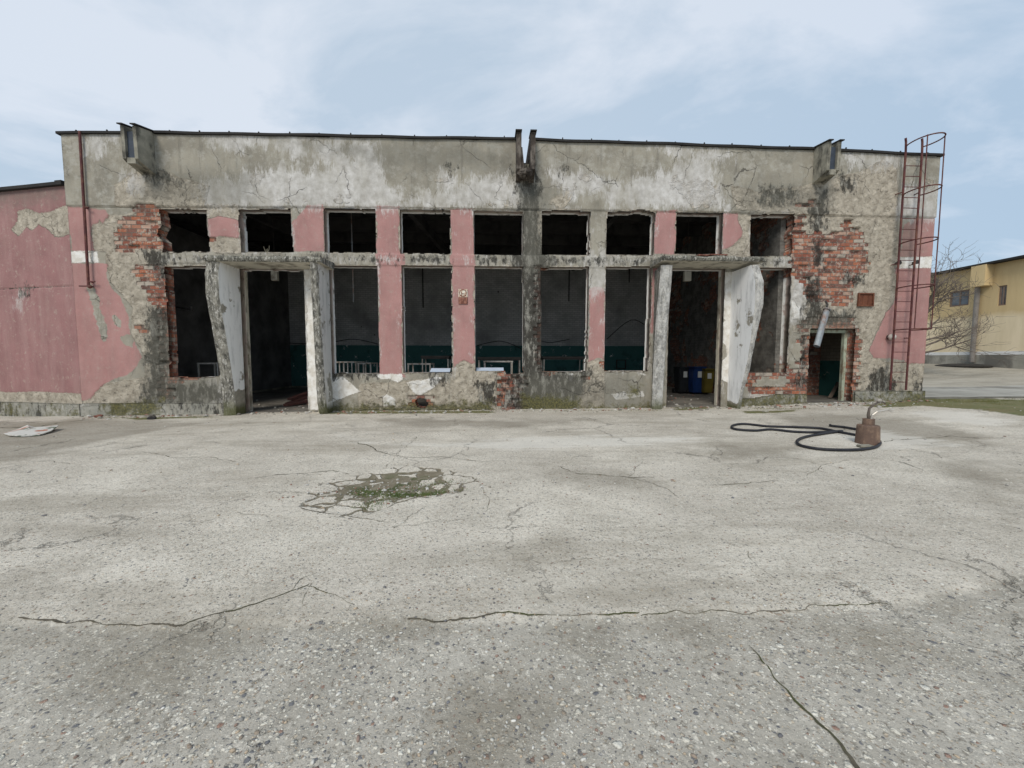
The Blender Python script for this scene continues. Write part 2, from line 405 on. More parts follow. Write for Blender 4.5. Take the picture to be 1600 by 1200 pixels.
def relief_wall(name, parent, pl, u0, u1, z0, z1, step, holes, top, bot, chans, dispf, thick, mats, jit=.004, holes_rag=.0):
    us = np.arange(u0, u1 + 1e-6, step); us[-1] = u1
    zs = np.arange(z0, z1 + step, step)
    nu, nz = len(us), len(zs)
    U, Z = np.meshgrid(us, zs, indexing='ij')
    uc = (U[:-1, :-1] + U[1:, 1:]) / 2; zc = (Z[:-1, :-1] + Z[1:, 1:]) / 2
    solid = np.ones(uc.shape, bool)
    if top is not None: solid &= zc < np.interp(uc, top[:, 0], top[:, 1])
    if bot is not None: solid &= zc > np.interp(uc, bot[:, 0], bot[:, 1])
    for H in holes:
        rag = H[1]; P = H[0]
        uu = uc + fbm(uc, zc, 6, 4, 5) * rag; zw = zc + fbm(uc, zc, 6, 4, 9) * rag
        solid &= ~inside(P, uu.ravel(), zw.ravel()).reshape(uc.shape)
    fu, fz = U.ravel(), Z.ravel()
    A, B = chans(fu, fz)
    off = dispf(fu, fz, A, B)
    ju = fu + (vnoise(fu * 11, fz * 11, 3) - .5) * 2 * jit; jz = fz + (vnoise(fu * 11, fz * 11, 7) - .5) * 2 * jit
    e = (fu < u0 + step / 2) | (fu > u1 - step / 2); ju[e] = fu[e]
    front = pl.world(ju, jz, off); back = pl.world(ju, jz, np.full(off.shape, -thick))
    V = np.concatenate([front, back]); N = nu * nz
    idx = np.arange(N).reshape(nu, nz)
    i, j = np.nonzero(solid)
    q = np.stack([idx[i, j], idx[i + 1, j], idx[i + 1, j + 1], idx[i, j + 1]], 1)
    F = [q, q[:, ::-1] + N]; MI = [np.zeros(len(q)), np.full(len(q), 2)]
    pad = np.zeros((solid.shape[0] + 2, solid.shape[1] + 2), bool); pad[1:-1, 1:-1] = solid
    def side(di, dj, a, b_):
        nb = pad[1 + di:pad.shape[0] - 1 + di, 1 + dj:pad.shape[1] - 1 + dj]
        ii, jj = np.nonzero(solid & ~nb)
        p = idx[ii + a[0], jj + a[1]]; r = idx[ii + b_[0], jj + b_[1]]
        F.append(np.stack([p, r, r + N, p + N], 1)); MI.append(np.ones(len(ii)))
    side(-1, 0, (0, 1), (0, 0)); side(1, 0, (1, 0), (1, 1)); side(0, -1, (0, 0), (1, 0)); side(0, 1, (1, 1), (0, 1))
    F = np.concatenate(F); MI = np.concatenate(MI)
    used = np.unique(F); re = np.zeros(2 * N, int); re[used] = np.arange(len(used)); F = re[F]; V = V[used]
    AA = np.concatenate([A, A])[used]; BB = np.concatenate([B, B])[used]
    return np_mesh(name, V, F, mats, parent, MI, {'A': AA, 'B': BB})
def brick_cell(u, z, shx=40.0):
    row = np.floor((z + RH * 100) / RH); o = np.where(row % 2 == 0, BW * .5, 0.0); c = np.floor((u + shx + o) / BW)
    return (c + .5) * BW - o - shx, (row + .5) * RH - RH * 100, c, row
def hash2(a, b):
    v = np.sin(a * 12.9898 + b * 78.233) * 43758.5453; return v - np.floor(v)
def maxs(polys, pl, u, z, noise=0.0):
    o = np.full(u.shape, -.5)
    for p in polys:
        bias = 0.0
        if isinstance(p, dict): bias = p['b']; p = p['p']
        P = [pl.px(*q) for q in p]
        s = sdf(P, u, z, .6 + abs(bias), bias); o = np.maximum(o, s)
    return np.clip(o + noise, -.5, .5)

# ================================================================== MAIN BUILDING
bld = empty('derelict_workshop', (0, 0, 0), 'long derelict flat-roofed workshop with gaping window openings, peeling pink piers and bare brick patches', 'building')
def X(px, py): return W(px, py)
def rect(x0t, x0b, x1t, x1b, yt, yb):     # straight opening given by px of its edges
    a = (X(x0t, yt)[0] + X(x0b, yb)[0]) / 2; c = (X(x1t, yt)[0] + X(x1b, yb)[0]) / 2
    zt = (X(x0t, yt)[1] + X(x1t, yt)[1]) / 2; zb = (X(x0b, yb)[1] + X(x1b, yb)[1]) / 2
    return [(a, zb), (c, zb), (c, zt), (a, zt)]
def poly(*p): return [X(*q) for q in p]
def vrect(pl_, pr_, ym, yt, yb):         # upright opening: side positions read at height ym
    a, c = X(pl_, ym)[0], X(pr_, ym)[0]; zt, zb = X((pl_ + pr_) / 2, yt)[1], X((pl_ + pr_) / 2, yb)[1]
    return [(a, zb), (c, zb), (c, zt), (a, zt)]
HOLES = [
 (poly((246, 326), (322, 327), (324, 360), (328, 393), (254, 394), (253, 375), (244, 366), (251, 350), (250, 340)), .035),
 (poly((372, 327), (454, 326), (456, 365), (459.5, 394), (376, 394)), .012),
 (rect(504, 508, 587, 588, 326, 394.5), .009), (rect(624, 626, 703, 704, 327, 396), .009), (rect(740, 740, 816.5, 816.5, 329, 398), .009),
 (poly((847, 330), (870, 328), (900, 329), (922, 331), (921, 398), (846, 398)), .01), (poly((949, 331), (985, 330), (1000, 327), (1024, 332), (1021, 398), (947, 397)), .008),
 (rect(1057, 1055, 1129, 1128, 332, 397), .010), (poly((1174, 335), (1242, 335), (1243, 350), (1238, 365), (1240, 385), (1236, 400), (1172, 400)), .03),
 (poly((255, 416), (334, 415), (343, 500), (350, 580), (340, 588), (300, 591), (264, 589), (262, 540), (258, 470)), .02),
 (vrect(379, 478, 520, 420, 720), .005),
 (rect(513, 519, 589, 593, 415, 583), .010), (rect(625, 633, 704, 708, 415, 582), .010),
 (poly((741, 416), (817, 416), (818, 584), (792, 585), (789, 580), (742, 579)), .006),
 (poly((845, 418), (920, 417), (917, 580), (846, 581)), .008), (poly((947, 417), (1019, 416), (1012, 580), (944, 580)), .006),
 (vrect(1044, 1129, 520, 420, 720), .005),
 (vrect(1166, 1234, 500, 418, 582), .004),
 (vrect(1264, 1335, 570, 513.5, 700), .010),
 (poly((814, 190), (831, 190), (830, 256), (815, 256)), .01),                 # parapet notch of the middle spout
 (poly((199, 180), (224, 180), (225, 248), (200, 246)), .0), (poly((1284, 190), (1302, 190), (1302, 262), (1284, 260)), .0),
 (poly((648, 626), (655, 621), (665, 623), (670, 632), (664, 638), (652, 636)), .02),
]
TOP = np.array([W(*p) for p in [(104, 211), (240, 210.5), (400, 213), (600, 217), (830, 221), (1100, 230), (1300, 237), (1472, 246)]])
XL, XR = -11.40, 12.83
TOP[0, 0] = XL - .1; TOP[-1, 0] = XR + .1
ZFASC = lambda u: np.interp(u, [W(104, 323)[0], W(600, 325)[0], W(1100, 332)[0], W(1470, 341)[0]], [W(104, 323)[1], W(600, 325)[1], W(1100, 332)[1], W(1470, 341)[1]])
PINK = [
 [(104, 323), (165, 326), (170, 336), (160, 348), (146, 352), (142, 365), (146, 385), (148, 392), (112, 392)],
 [(100, 411), (167, 412), (168, 435), (176, 450), (188, 462), (195, 480), (202, 500), (203, 525), (210, 535), (222, 558), (215, 572), (200, 585), (180, 592), (165, 600), (150, 612), (138, 624), (110, 626), (105, 540)],
 [(322, 342), (345, 338), (372, 345), (374, 372), (345, 368), (326, 374)],
 [(454, 350), (462, 342), (480, 322), (506, 320), (510, 392), (460, 394)],
 [(585, 322), (626, 322), (628, 396), (633, 396), (634, 590), (592, 586), (587, 396)],
 [(702, 326), (741, 326), (743, 396), (744, 566), (736, 568), (725, 562), (712, 568), (709, 575), (703, 396)],
 [(922, 452), (930, 448), (946, 450), (946, 562), (935, 560), (919, 566)],
 [(1022, 330), (1058, 330), (1057, 397), (1020, 396)],
 [(1014, 418), (1032, 418), (1028, 520), (1012, 520)],
 [(1128, 332), (1152, 334), (1153, 345), (1160, 360), (1158, 370), (1148, 380), (1138, 388), (1128, 390)],
 [(1409, 385), (1412, 350), (1430, 341), (1475, 341), (1470, 401), (1405, 402)],
 [(1400, 419), (1470, 419), (1465, 566), (1420, 568), (1412, 562), (1395, 560), (1365, 558), (1358, 548), (1370, 520), (1385, 490), (1398, 475), (1401, 440)],
]
PINKHOLE = [[(140, 440), (152, 452), (157, 480), (166, 505), (172, 530), (163, 532), (152, 515), (146, 480), (138, 455)],
            [(178, 495), (190, 500), (194, 512), (184, 516), (176, 506)], [(152, 345), (156, 340), (158, 350), (154, 354)], [(190, 528), (205, 526), (208, 545), (195, 540)]]
BRICK = [
 [(212, 323), (243, 323), (252, 345), (247, 366), (258, 392), (182, 391), (178, 362), (186, 352), (186, 338), (210, 336)],
 [(210, 412), (247, 412), (262, 440), (262, 470), (232, 476), (228, 452), (210, 440), (208, 425)],
 [(245, 470), (268, 470), (272, 585), (268, 622), (248, 622), (250, 560)],
 [(216, 510), (232, 510), (232, 522), (218, 524)],
 [(1242, 332), (1256, 334), (1257, 352), (1262, 366), (1270, 362), (1290, 364), (1310, 362), (1318, 350), (1330, 346), (1337, 356), (1345, 365), (1354, 372), (1356, 400), (1354, 426), (1334, 430), (1332, 478), (1318, 480), (1300, 476), (1262, 472), (1255, 445), (1238, 425), (1238, 402), (1230, 398), (1238, 370)],
 [(1248, 315), (1275, 314), (1276, 322), (1249, 323)],
 [(1252, 500), (1290, 492), (1332, 496), (1344, 512), (1344, 530), (1341, 632), (1322, 632), (1322, 512), (1262, 513), (1270, 530), (1269, 628), (1245, 616), (1250, 590), (1253, 540), (1250, 515)],
 [(1166, 576), (1240, 574), (1266, 578), (1266, 617), (1210, 616), (1214, 604), (1236, 600), (1236, 590), (1168, 590)],
 [(1168, 590), (1180, 590), (1182, 608), (1170, 608)], [(1170, 602), (1200, 604), (1212, 612), (1212, 618), (1170, 612)],
 [(254, 584), (310, 586), (308, 597), (254, 598)],
 [(775, 590), (789, 576), (818, 580), (819, 640), (778, 640)],
 [(836, 413), (850, 413), (850, 584), (840, 584)],
 [(846, 576), (868, 576), (866, 588), (848, 588)], [(910, 590), (922, 588), (921, 596), (912, 597)],
 [(325, 370), (333, 371), (333, 376), (326, 376)],
 [(640, 620), (655, 616), (672, 620), (674, 634), (664, 640), (645, 637)],
 [(938, 568), (950, 566), (948, 578), (938, 577)],
]
ROUGH = [
 [(142, 330), (175, 336), (250, 322), (252, 400), (258, 640), (130, 640), (150, 600), (225, 590), (228, 560), (205, 520), (205, 480), (170, 440), (165, 395), (140, 392)],
 [(104, 612), (160, 600), (160, 640), (104, 640)],
 [(322, 320), (374, 320), (372, 345), (345, 338), (322, 342)], [(324, 374), (345, 366), (376, 372), (376, 396), (328, 396)],
 [(705, 575), (712, 566), (725, 560), (740, 566), (744, 578), (775, 585), (778, 640), (700, 640)],
 [(560, 600), (700, 590), (705, 640), (560, 640)],
 [(918, 562), (944, 560), (946, 640), (905, 640)],
 [(1130, 390), (1150, 380), (1158, 368), (1150, 334), (1176, 334), (1174, 402), (1128, 402)],
 [(1140, 290), (1180, 300), (1250, 292), (1300, 280), (1340, 270), (1380, 250), (1400, 262), (1402, 340), (1406, 400), (1396, 470), (1370, 520), (1358, 550), (1380, 566), (1470, 566), (1470, 640), (1335, 640), (1335, 520), (1240, 520), (1235, 400), (1240, 332), (1150, 328)],
 [(230, 262), (330, 290), (320, 325), (180, 325), (180, 290)],
 [(1172, 604), (1262, 600), (1262, 640), (1172, 640)],
 [(835, 330), (848, 330), (848, 398), (838, 398)],
]
WHITE = [
 {'p': [(312, 302), (330, 280), (350, 285), (372, 282), (395, 270), (420, 270), (440, 262), (460, 270), (480, 272), (500, 268), (530, 258), (550, 255), (552, 222), (588, 225), (594, 262), (602, 285), (622, 295), (627, 324), (330, 322)], 'b': .04},
 {'p': [(325, 210), (480, 213), (482, 245), (470, 250), (440, 232), (400, 228), (360, 235), (340, 232)], 'b': .02},
 {'p': [(495, 230), (530, 225), (535, 245), (545, 250), (542, 265), (520, 260), (500, 245)], 'b': .1},
 {'p': [(625, 308), (700, 302), (720, 285), (745, 278), (790, 275), (808, 280), (818, 320), (625, 328)], 'b': -.02},
 {'p': [(945, 288), (985, 280), (1010, 275), (1040, 265), (1060, 255), (1075, 245), (1100, 240), (1130, 290), (1135, 328), (960, 328), (945, 310)], 'b': -.05},
 {'p': [(1010, 228), (1100, 230), (1150, 240), (1130, 260), (1060, 250)], 'b': -.08},
 {'p': [(860, 272), (915, 272), (950, 285), (935, 300), (895, 306), (862, 285)], 'b': .02},
 {'p': [(190, 275), (225, 275), (222, 300), (195, 298)], 'b': .0},
 {'p': [(130, 212), (190, 212), (170, 240), (135, 245)], 'b': -.02},
 {'p': [(690, 278), (715, 278), (716, 292), (694, 292)], 'b': .08},
 {'p': [(800, 285), (812, 290), (817, 318), (806, 318)], 'b': .1},
 {'p': [(1315, 238), (1400, 245), (1408, 262), (1330, 262)], 'b': -.02},
 {'p': [(1406, 290), (1468, 292), (1462, 342), (1408, 342)], 'b': .02},
 {'p': [(585, 396), (740, 396), (744, 417), (588, 416)], 'b': -.22},
 {'p': [(512, 396), (585, 396), (588, 416), (515, 416)], 'b': -.16},
 {'p': [(845, 400), (1020, 398), (1018, 417), (845, 417)], 'b': -.2},
 {'p': [(920, 396), (948, 396), (946, 456), (922, 456)], 'b': .05},
 {'p': [(250, 396), (340, 396), (340, 414), (252, 413)], 'b': -.18},
 {'p': [(1195, 402), (1250, 400), (1250, 418), (1195, 418)], 'b': -.12},
 {'p': [(330, 598), (372, 592), (372, 640), (335, 632)], 'b': .0},
 {'p': [(1238, 430), (1262, 440), (1258, 500), (1240, 500)], 'b': .05},
 {'p': [(1180, 618), (1205, 616), (1200, 632), (1182, 636)], 'b': .1},
]
CREAM = [
 [(100, 393), (151, 392), (154, 410), (100, 411)], [(1404, 402), (1475, 401), (1472, 418), (1403, 419)],
 [(508, 596), (515, 590), (535, 588), (548, 598), (563, 612), (545, 618), (528, 624), (512, 632), (506, 630)],
 [(588, 585), (628, 584), (630, 592), (622, 598), (608, 592), (595, 593)],
 [(635, 598), (645, 595), (660, 594), (680, 588), (692, 590), (678, 605), (655, 619), (645, 612)],
 [(597, 620), (604, 616), (617, 622), (619, 634), (600, 635)],
 [(955, 616), (975, 612), (980, 616), (1004, 611), (1008, 620), (985, 622), (962, 625)],
 [(470, 418), (508, 418), (514, 584), (510, 640), (478, 640)], [(1120, 425), (1150, 425), (1150, 580), (1148, 605), (1138, 598), (1122, 592), (1122, 570), (1136, 556), (1134, 540), (1122, 530), (1122, 508), (1134, 500), (1120, 495)],
 [(1238, 470), (1250, 480), (1250, 500), (1238, 498)], [(890, 584), (896, 583), (893, 596), (889, 594)], [(1237, 345), (1240, 352), (1238, 395), (1234, 395)],
 [(1002, 581), (1010, 586), (1008, 588), (1000, 583)],
]
SOOT = [
 {'p': [(812, 268), (835, 268), (838, 330), (843, 400), (838, 470), (838, 642), (818, 642), (816, 330)], 'b': .10},
 {'p': [(815, 400), (840, 400), (840, 642), (817, 642)], 'b': .34},
 {'p': [(818, 584), (918, 584), (912, 606), (880, 640), (818, 642)], 'b': .08},
 {'p': [(258, 598), (345, 600), (348, 628), (258, 630)], 'b': .02},
 {'p': [(230, 480), (258, 480), (262, 640), (210, 640), (232, 600)], 'b': .02},
 {'p': [(222, 262), (250, 264), (285, 278), (290, 292), (240, 285)], 'b': -.06},
 {'p': [(225, 395), (262, 398), (255, 425), (238, 415)], 'b': .08},
 {'p': [(1272, 300), (1294, 300), (1292, 362), (1268, 366), (1262, 330)], 'b': -.04},
 {'p': [(1270, 372), (1292, 372), (1290, 420), (1265, 420)], 'b': -.06},
 {'p': [(1262, 430), (1282, 440), (1290, 480), (1335, 490), (1320, 505), (1252, 512), (1258, 470)], 'b': -.02},
 {'p': [(1318, 425), (1355, 428), (1352, 445), (1320, 442)], 'b': -.04},
 {'p': [(1180, 288), (1250, 292), (1250, 322), (1180, 325)], 'b': -.12},
 {'p': [(250, 396), (700, 396), (700, 416), (250, 415)], 'b': -.16}, {'p': [(840, 398), (1240, 400), (1240, 418), (840, 417)], 'b': -.14},
 {'p': [(655, 400), (704, 398), (704, 412), (660, 412)], 'b': -.05}, {'p': [(745, 398), (815, 400), (815, 414), (750, 412)], 'b': -.02},
 {'p': [(1250, 520), (1264, 520), (1264, 615), (1245, 600)], 'b': -.08},
 {'p': [(1365, 590), (1378, 578), (1392, 600), (1392, 612), (1362, 612)], 'b': .12}, {'p': [(1432, 606), (1446, 595), (1448, 612), (1430, 612)], 'b': .05},
 {'p': [(740, 600), (775, 590), (778, 640), (760, 640)], 'b': -.02}, {'p': [(775, 600), (820, 590), (820, 640), (775, 640)], 'b': -.12},
 {'p': [(514, 582), (592, 583), (590, 590), (520, 592)], 'b': -.02}, {'p': [(672, 588), (704, 586), (690, 600), (672, 600)], 'b': .0},
 {'p': [(486, 400), (514, 400), (516, 430), (490, 430)], 'b': .0},
 {'p': [(700, 253), (712, 262), (704, 275), (694, 262)], 'b': -.08}, {'p': [(872, 262), (886, 264), (884, 274), (872, 272)], 'b': -.08},
 {'p': [(1310, 262), (1345, 275), (1335, 310), (1305, 300)], 'b': -.12},
]
DAMP = [
 {'p': [(230, 262), (400, 262), (400, 325), (200, 325)], 'b': -.1}, {'p': [(1150, 290), (1300, 290), (1300, 330), (1150, 330)], 'b': 0},
 {'p': [(820, 585), (1010, 585), (1010, 645), (820, 645)], 'b': -.05}, {'p': [(230, 480), (350, 590), (350, 640), (220, 640)], 'b': .05},
 {'p': [(395, 215), (700, 220), (800, 240), (800, 270), (620, 270), (480, 235)], 'b': -.1},
 {'p': [(1240, 500), (1340, 480), (1340, 520), (1240, 520)], 'b': .0}, {'p': [(1407, 345), (1432, 345), (1430, 400), (1405, 400)], 'b': .1},
 {'p': [(820, 300), (860, 300), (860, 420), (820, 420)], 'b': .1},
]
MOSS = [
 {'p': [(512, 632), (770, 628), (775, 645), (512, 648)], 'b': -.02}, {'p': [(818, 618), (905, 628), (905, 645), (818, 645)], 'b': .04},
 {'p': [(905, 634), (1040, 630), (1040, 645), (905, 645)], 'b': -.03}, {'p': [(980, 600), (1005, 600), (1000, 625), (975, 622)], 'b': -.1},
 {'p': [(200, 628), (258, 620), (258, 640), (200, 640)], 'b': -.05},
]
def chan_main(u, z):
    n1 = fbm(u, z, 3.0, 5, 1) * .05; n2 = fbm(u, z, 2.0, 5, 21) * .06
    pk = maxs(PINK, FAC, u, z, n1)
    for h in PINKHOLE: pk = np.minimum(pk, -sdf([FAC.px(*q) for q in h], u, z) - n1 * 3.2)
    cu, cz, ci, ri = brick_cell(u, z)
    bcell = maxs(BRICK, FAC, cu, cz, 0) + (hash2(ci, ri) - .5) * .09
    # stair-toothed outline of whole bricks, softened by torn plaster
    bs = maxs(BRICK, FAC, u, z, n1 * .8)
    bk = np.where(bcell > 0, np.maximum(bs + .05, .02), np.minimum(bs, -.02))
    wh = maxs(WHITE, FAC, u, z, n2); so = maxs(SOOT, FAC, u, z, n2 * .6)
    rg = maxs(ROUGH, FAC, u, z, n1 * 1.2); ms = maxs(MOSS, FAC, u, z, n2); cr = maxs(CREAM, FAC, u, z, n1 * .5); dk = maxs(DAMP, FAC, u, z, n2)
    # coarse spalls also scattered along the lower fascia, chipped arrises round the openings
    zf = z - ZFASC(u); wf = sstep(0, .15, zf) * (1 - sstep(.7, 1.3, zf)) * sstep(XL + 2.5, XL + 4, u)
    rg = np.maximum(rg, np.where(wf > 0, fbm(u, z, 1.5, 5, 95) * .45 - .17 - (1 - wf) * .2, -.5))
    de = np.full(u.shape, -.5)
    for H in HOLES[:19]: de = np.maximum(de, sdf(H[0], u, z, .2))
    chip = de + .012 + fbm(u, z, 4.5, 5, 97) * .075
    pk = np.minimum(pk, -chip); rg = np.maximum(rg, np.where(de > -.2, chip, -.5)); wh = np.maximum(wh, np.where(de > -.2, chip * .8 - .12, -.5))
    A = np.clip(np.stack([pk, bk, wh, so], -1) + .5, 0, 1); B = np.clip(np.stack([rg, ms, cr, dk], -1) + .5, 0, 1)
    return A, B
def disp_main(u, z, A, B):
    pk, bk, wh, so = [A[:, i] - .5 for i in range(4)]; rg, cr = B[:, 0] - .5, B[:, 2] - .5
    d = fbm(u, z, 1.2, 4, 31) * .008 + fbm(u, z, 8, 3, 33) * .003
    fasc = z > ZFASC(u) + fbm(u, z, 5, 3, 40) * .012
    d = d + fasc * .035
    r = sstep(-.01, .02, rg) * (1 - sstep(-.01, .01, np.maximum(pk, cr)))
    d = d - r * (.014 + .022 * fbm(u, z, 7, 5, 35))
    cu, cz, ci, ri = brick_cell(u, z)
    b = bk > .0
    hh = hash2(ci + 3, ri + 5)
    bd = -.032 + (hash2(ci, ri * 3) - .5) * .02 - np.where(hh > .93, .06, 0)
    d = np.where(b, bd + fasc * .01, d)
    zb0, zb1 = W(600, 415)[1], W(600, 396.5)[1]
    band = (z > zb0) & (z < zb1) & (u > W(245, 400)[0]) & (u < W(1240, 400)[0])
    d = d + band * (.02 + fbm(u, z, 7, 3, 50) * .006)
    groove = np.abs(z - ZFASC(u)) < .014
    return d - groove * .02
M_INPLAST = simple('interior_dirty_plaster', (.42, .41, .39), (.3, .3, .28), .95, 2, .4, 30, dirt=(.04, .04, .04), dscale=2)
relief_wall('wall', bld, FAC, XL, XR, -.35, TOP[:, 1].max() + .05, .0245, HOLES, TOP, None, chan_main, disp_main, .32, [M_WALL, M_REV, M_INPLAST])

# ---- side and rear walls
HT = 7.38
b_ = [(XL + .0, XL + .3, .325, 10.6, -.3, HT - .05), (XR - .3, XR, .325, 10.6, -.3, HT - .05), (XL + .303, XR - .303, 10.3, 10.6, -.3, HT - .05)]
M_SIDE = simple('side_wall_plaster', (.37, .35, .28), (.27, .26, .21), .95, 1.5, .5, 25, dirt=(.16, .15, .12), dscale=1.2)
bbox_obj('side_wall', bld, M_SIDE, *b_)

# ---- interior lining: whitewashed brick with teal dado
def interior_material(name, zt, white=(.56, .56, .54), teal=(.055, .15, .14)):
    b = NB(name, .9); x, y, z = b.xyz()
    zz = b.math('ADD', z, b.math('MULTIPLY', b.noise(1.2, 2), .01))
    m = b.mr(zz, zt - .01, zt + .01, 1, 0)
    c = b.n('ShaderNodeCombineXYZ'); b.L(b.math('ADD', b.math('ADD', x, y), 40.0), c.inputs[0]); b.L(b.math('ADD', z, 5.0), c.inputs[1])
    br = b.n('ShaderNodeTexBrick'); b.L(c.outputs[0], br.inputs['Vector']); br.inputs['Scale'].default_value = 1
    br.inputs['Brick Width'].default_value = .27; br.inputs['Row Height'].default_value = .11; br.inputs['Mortar Size'].default_value = .008
    br.inputs['Color1'].default_value = white + (1,); br.inputs['Color2'].default_value = tuple(v * .82 for v in white) + (1,); br.inputs['Mortar'].default_value = tuple(v * .5 for v in white) + (1,)
    w_ = b.mix(b.mr(b.noise(.7, 6, .65), .45, .7), br.outputs[0], tuple(v * .45 for v in white))
    t_ = b.mix(b.mr(b.noise(1.5, 7, .7), .54, .64), teal, tuple(v * .6 for v in teal))
    t_ = b.mix(b.mr(b.noise(2.6, 8, .78), .61, .64), t_, tuple(v * 1.2 for v in white))
    col = b.mix(m, w_, t_)
    col = b.mix(b.mr(b.vor(.9), .05, .035), col, (.01, .01, .01))
    return b.fin(col, b.bump(br.outputs['Fac'], -.5, .01))
M_IN = interior_material('interior_whitewash_and_teal', 2.2)
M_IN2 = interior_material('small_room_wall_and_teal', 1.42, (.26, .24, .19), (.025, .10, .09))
FZ = .03
bbox_obj('interior_wall', bld, M_IN, (XL + .31, XR - .31, 10.2, 10.29, 0, 7.0)); bbox_obj('interior_side_wall', bld, simple('shade_darkened_side_wall', (.19, .185, .18), (.08, .078, .075), .95, 1.2, .4, 20), (XL + .302, XL + .36, .33, 10.19, 0, 7.0))  # side wall colour darkened to deepen the shade inside
b = NB('workshop_floor', .85)
col = b.mix(b.mr(b.noise(1.2, 7, .65), .4, .62), (.2, .185, .16), (.10, .092, .08)); col = b.mix(b.mr(b.noise(5, 6, .7), .6, .66), col, (.2, .18, .15))
M_FLOOR = b.fin(col, b.bump(b.noise(9, 5), .5, .02))
# floor follows the ground
bm = bmesh.new(); nx = 60
xs = np.linspace(XL + .32, XR - .32, nx + 1); gz = ground_z(xs, np.zeros(nx + 1) + .3)
vr = [[bm.verts.new((float(x), y, float(g) + .02)) for y in (.04, 10.2)] for x, g in zip(xs, gz)]
for i in range(nx): bm.faces.new([vr[i][0], vr[i + 1][0], vr[i + 1][1], vr[i][1]])
r_ = bmesh.ops.extrude_face_region(bm, geom=bm.faces[:]); bmesh.ops.translate(bm, verts=[v for v in r_['geom'] if isinstance(v, bmesh.types.BMVert)], vec=(0, 0, -.1))
from_bm('floor', bm, M_FLOOR, bld)
# ceiling slab + beams, all in one near-black tone
M_CEIL = simple('dark_concrete_ceiling', (.07, .068, .065), (.045, .044, .042), .95, 1.5, .4, 20, dirt=(.02, .02, .02), dscale=1)
bbox_obj('ceiling', bld, M_CEIL, (XL + .37, .06 - .0, .33, 10.19, 6.95, 7.05), (.70, XR - .31, .33, 10.19, 6.95, 7.05), (.061, .699, 2.7, 10.19, 6.95, 7.05))
for k, yb in enumerate([1.6, 3.2, 4.8, 6.4, 8.0, 9.4]):
    if yb < 2.6:
        bbox_obj('ceiling_beam', bld, M_CEIL, (XL + .37, .0, yb, yb + .22, 6.55, 6.948), (.8, 8.44, yb, yb + .22, 6.55, 6.948))
    else:
        bbox_obj('ceiling_beam', bld, M_CEIL, (XL + .37, 8.44, yb, yb + .22, 6.55, 6.948))
for xb in (-7.6, -2.6, 3.6):
    bm = bmesh.new(); obox(bm, (xb, .4, 5.9), (xb + .6, 10.1, 6.4), .16, .3); from_bm('steel_girder', bm, M_CEIL, bld)
# small rooms at the right: brick partition parallel to the front
b = NB('bare_brick_inside', .9); c_, h_ = brick_nodes(b); c_ = b.mix(.25, c_, (.06, .05, .04)); M_BRICKIN = b.fin(c_, b.bump(h_, .8, .012))
b = NB('torn_plaster_over_brick', .93); c_, h_ = brick_nodes(b); pm_ = b.mr(b.noise(.9, 7, .65, b.map((1, 1, 1), (2, 5, 1))), .47, .485)
c_ = b.mix(.3, c_, (.07, .05, .04)); c_ = b.mix(pm_, c_, b.mix(b.mr(b.noise(3, 6, .7), .4, .6), (.20, .19, .17), (.10, .095, .085))); M_TORN = b.fin(c_, b.bump(b.math('ADD', h_, b.math('MULTIPLY', pm_, 2.0)), .8, .012))
bbox_obj('cross_wall', bld, M_TORN, (8.45, 8.6, .33, 10.19, .05, 6.9))
bbox_obj('partition_wall', bld, M_IN2, (11.38, XR - .31, 2.6, 2.72, .1, 6.9), (8.9, 11.249, 2.6, 2.72, .1, 1.0)); bbox_obj('broken_brick_wall', bld, M_BRICKIN, (9.55, 11.249, 1.9, 2.05, .1, 6.9))
bbox_obj('partition_pier', bld, M_BRICKIN, (9.02, 9.3, .33, .95, .1, 6.6), (8.61, 9.9, 2.45, 2.595, 2.6, 6.8))
bbox_obj('door_room_divider', bld, M_IN2, (11.25, 11.37, .33, 2.59, .1, 6.9))
# roof (bitumen sheets with a dark drip edge), with a gap over the middle spout
def roof_prof(u): return float(np.interp(u, TOP[:, 0], TOP[:, 1]))
bm = bmesh.new()
def roof_seg(bm, a, c, y0, y1, th=.05, n=24):
    r = []
    for i in range(n + 1):
        u = a + (c - a) * i / n; z = roof_prof(u) + .004 + .012 * math.sin(u * 2.3) * math.sin(u * .9)
        r.append([bm.verts.new(p) for p in [(u, y0, z - .01), (u, y1, z - .01), (u, y1, z + th), (u, y0, z + th)]])
    for i in range(n):
        for k in range(4): bm.faces.new([r[i][k], r[i][(k + 1) % 4], r[i + 1][(k + 1) % 4], r[i + 1][k]])
    bm.faces.new(r[0]); bm.faces.new(r[-1][::-1])
uS = [W(211, 220)[0], W(822.5, 220)[0], W(1293, 240)[0]]
gaps = [(uS[0] - .19, uS[0] + .19), (uS[1] - .17, uS[1] + .17), (uS[2] - .17, uS[2] + .17)]
roof_seg(bm, XL - .08, gaps[0][0], -.09, 2.6); roof_seg(bm, gaps[0][1], gaps[1][0], -.09, 2.6, n=60); roof_seg(bm, gaps[1][1], gaps[2][0], -.09, 2.6, n=60); roof_seg(bm, gaps[2][1], XR + .06, -.09, 2.6)
roof_seg(bm, XL - .08, XR + .06, 2.6, 10.7, n=100)
from_bm('roof', bm, M_ROOF, bld)
# little roofing clips along the edge
u = XL + .4
while u < XR - .2:
    if not any(g[0] - .1 < u < g[1] + .1 for g in gaps):
        z = roof_prof(u) + .05; bbox_obj('roof_clip', bld, M_ROOF, (u - .014, u + .014, -.06, -.035, z, z + .04 + .02 * random.random()))
    u += .76 + random.random() * .12

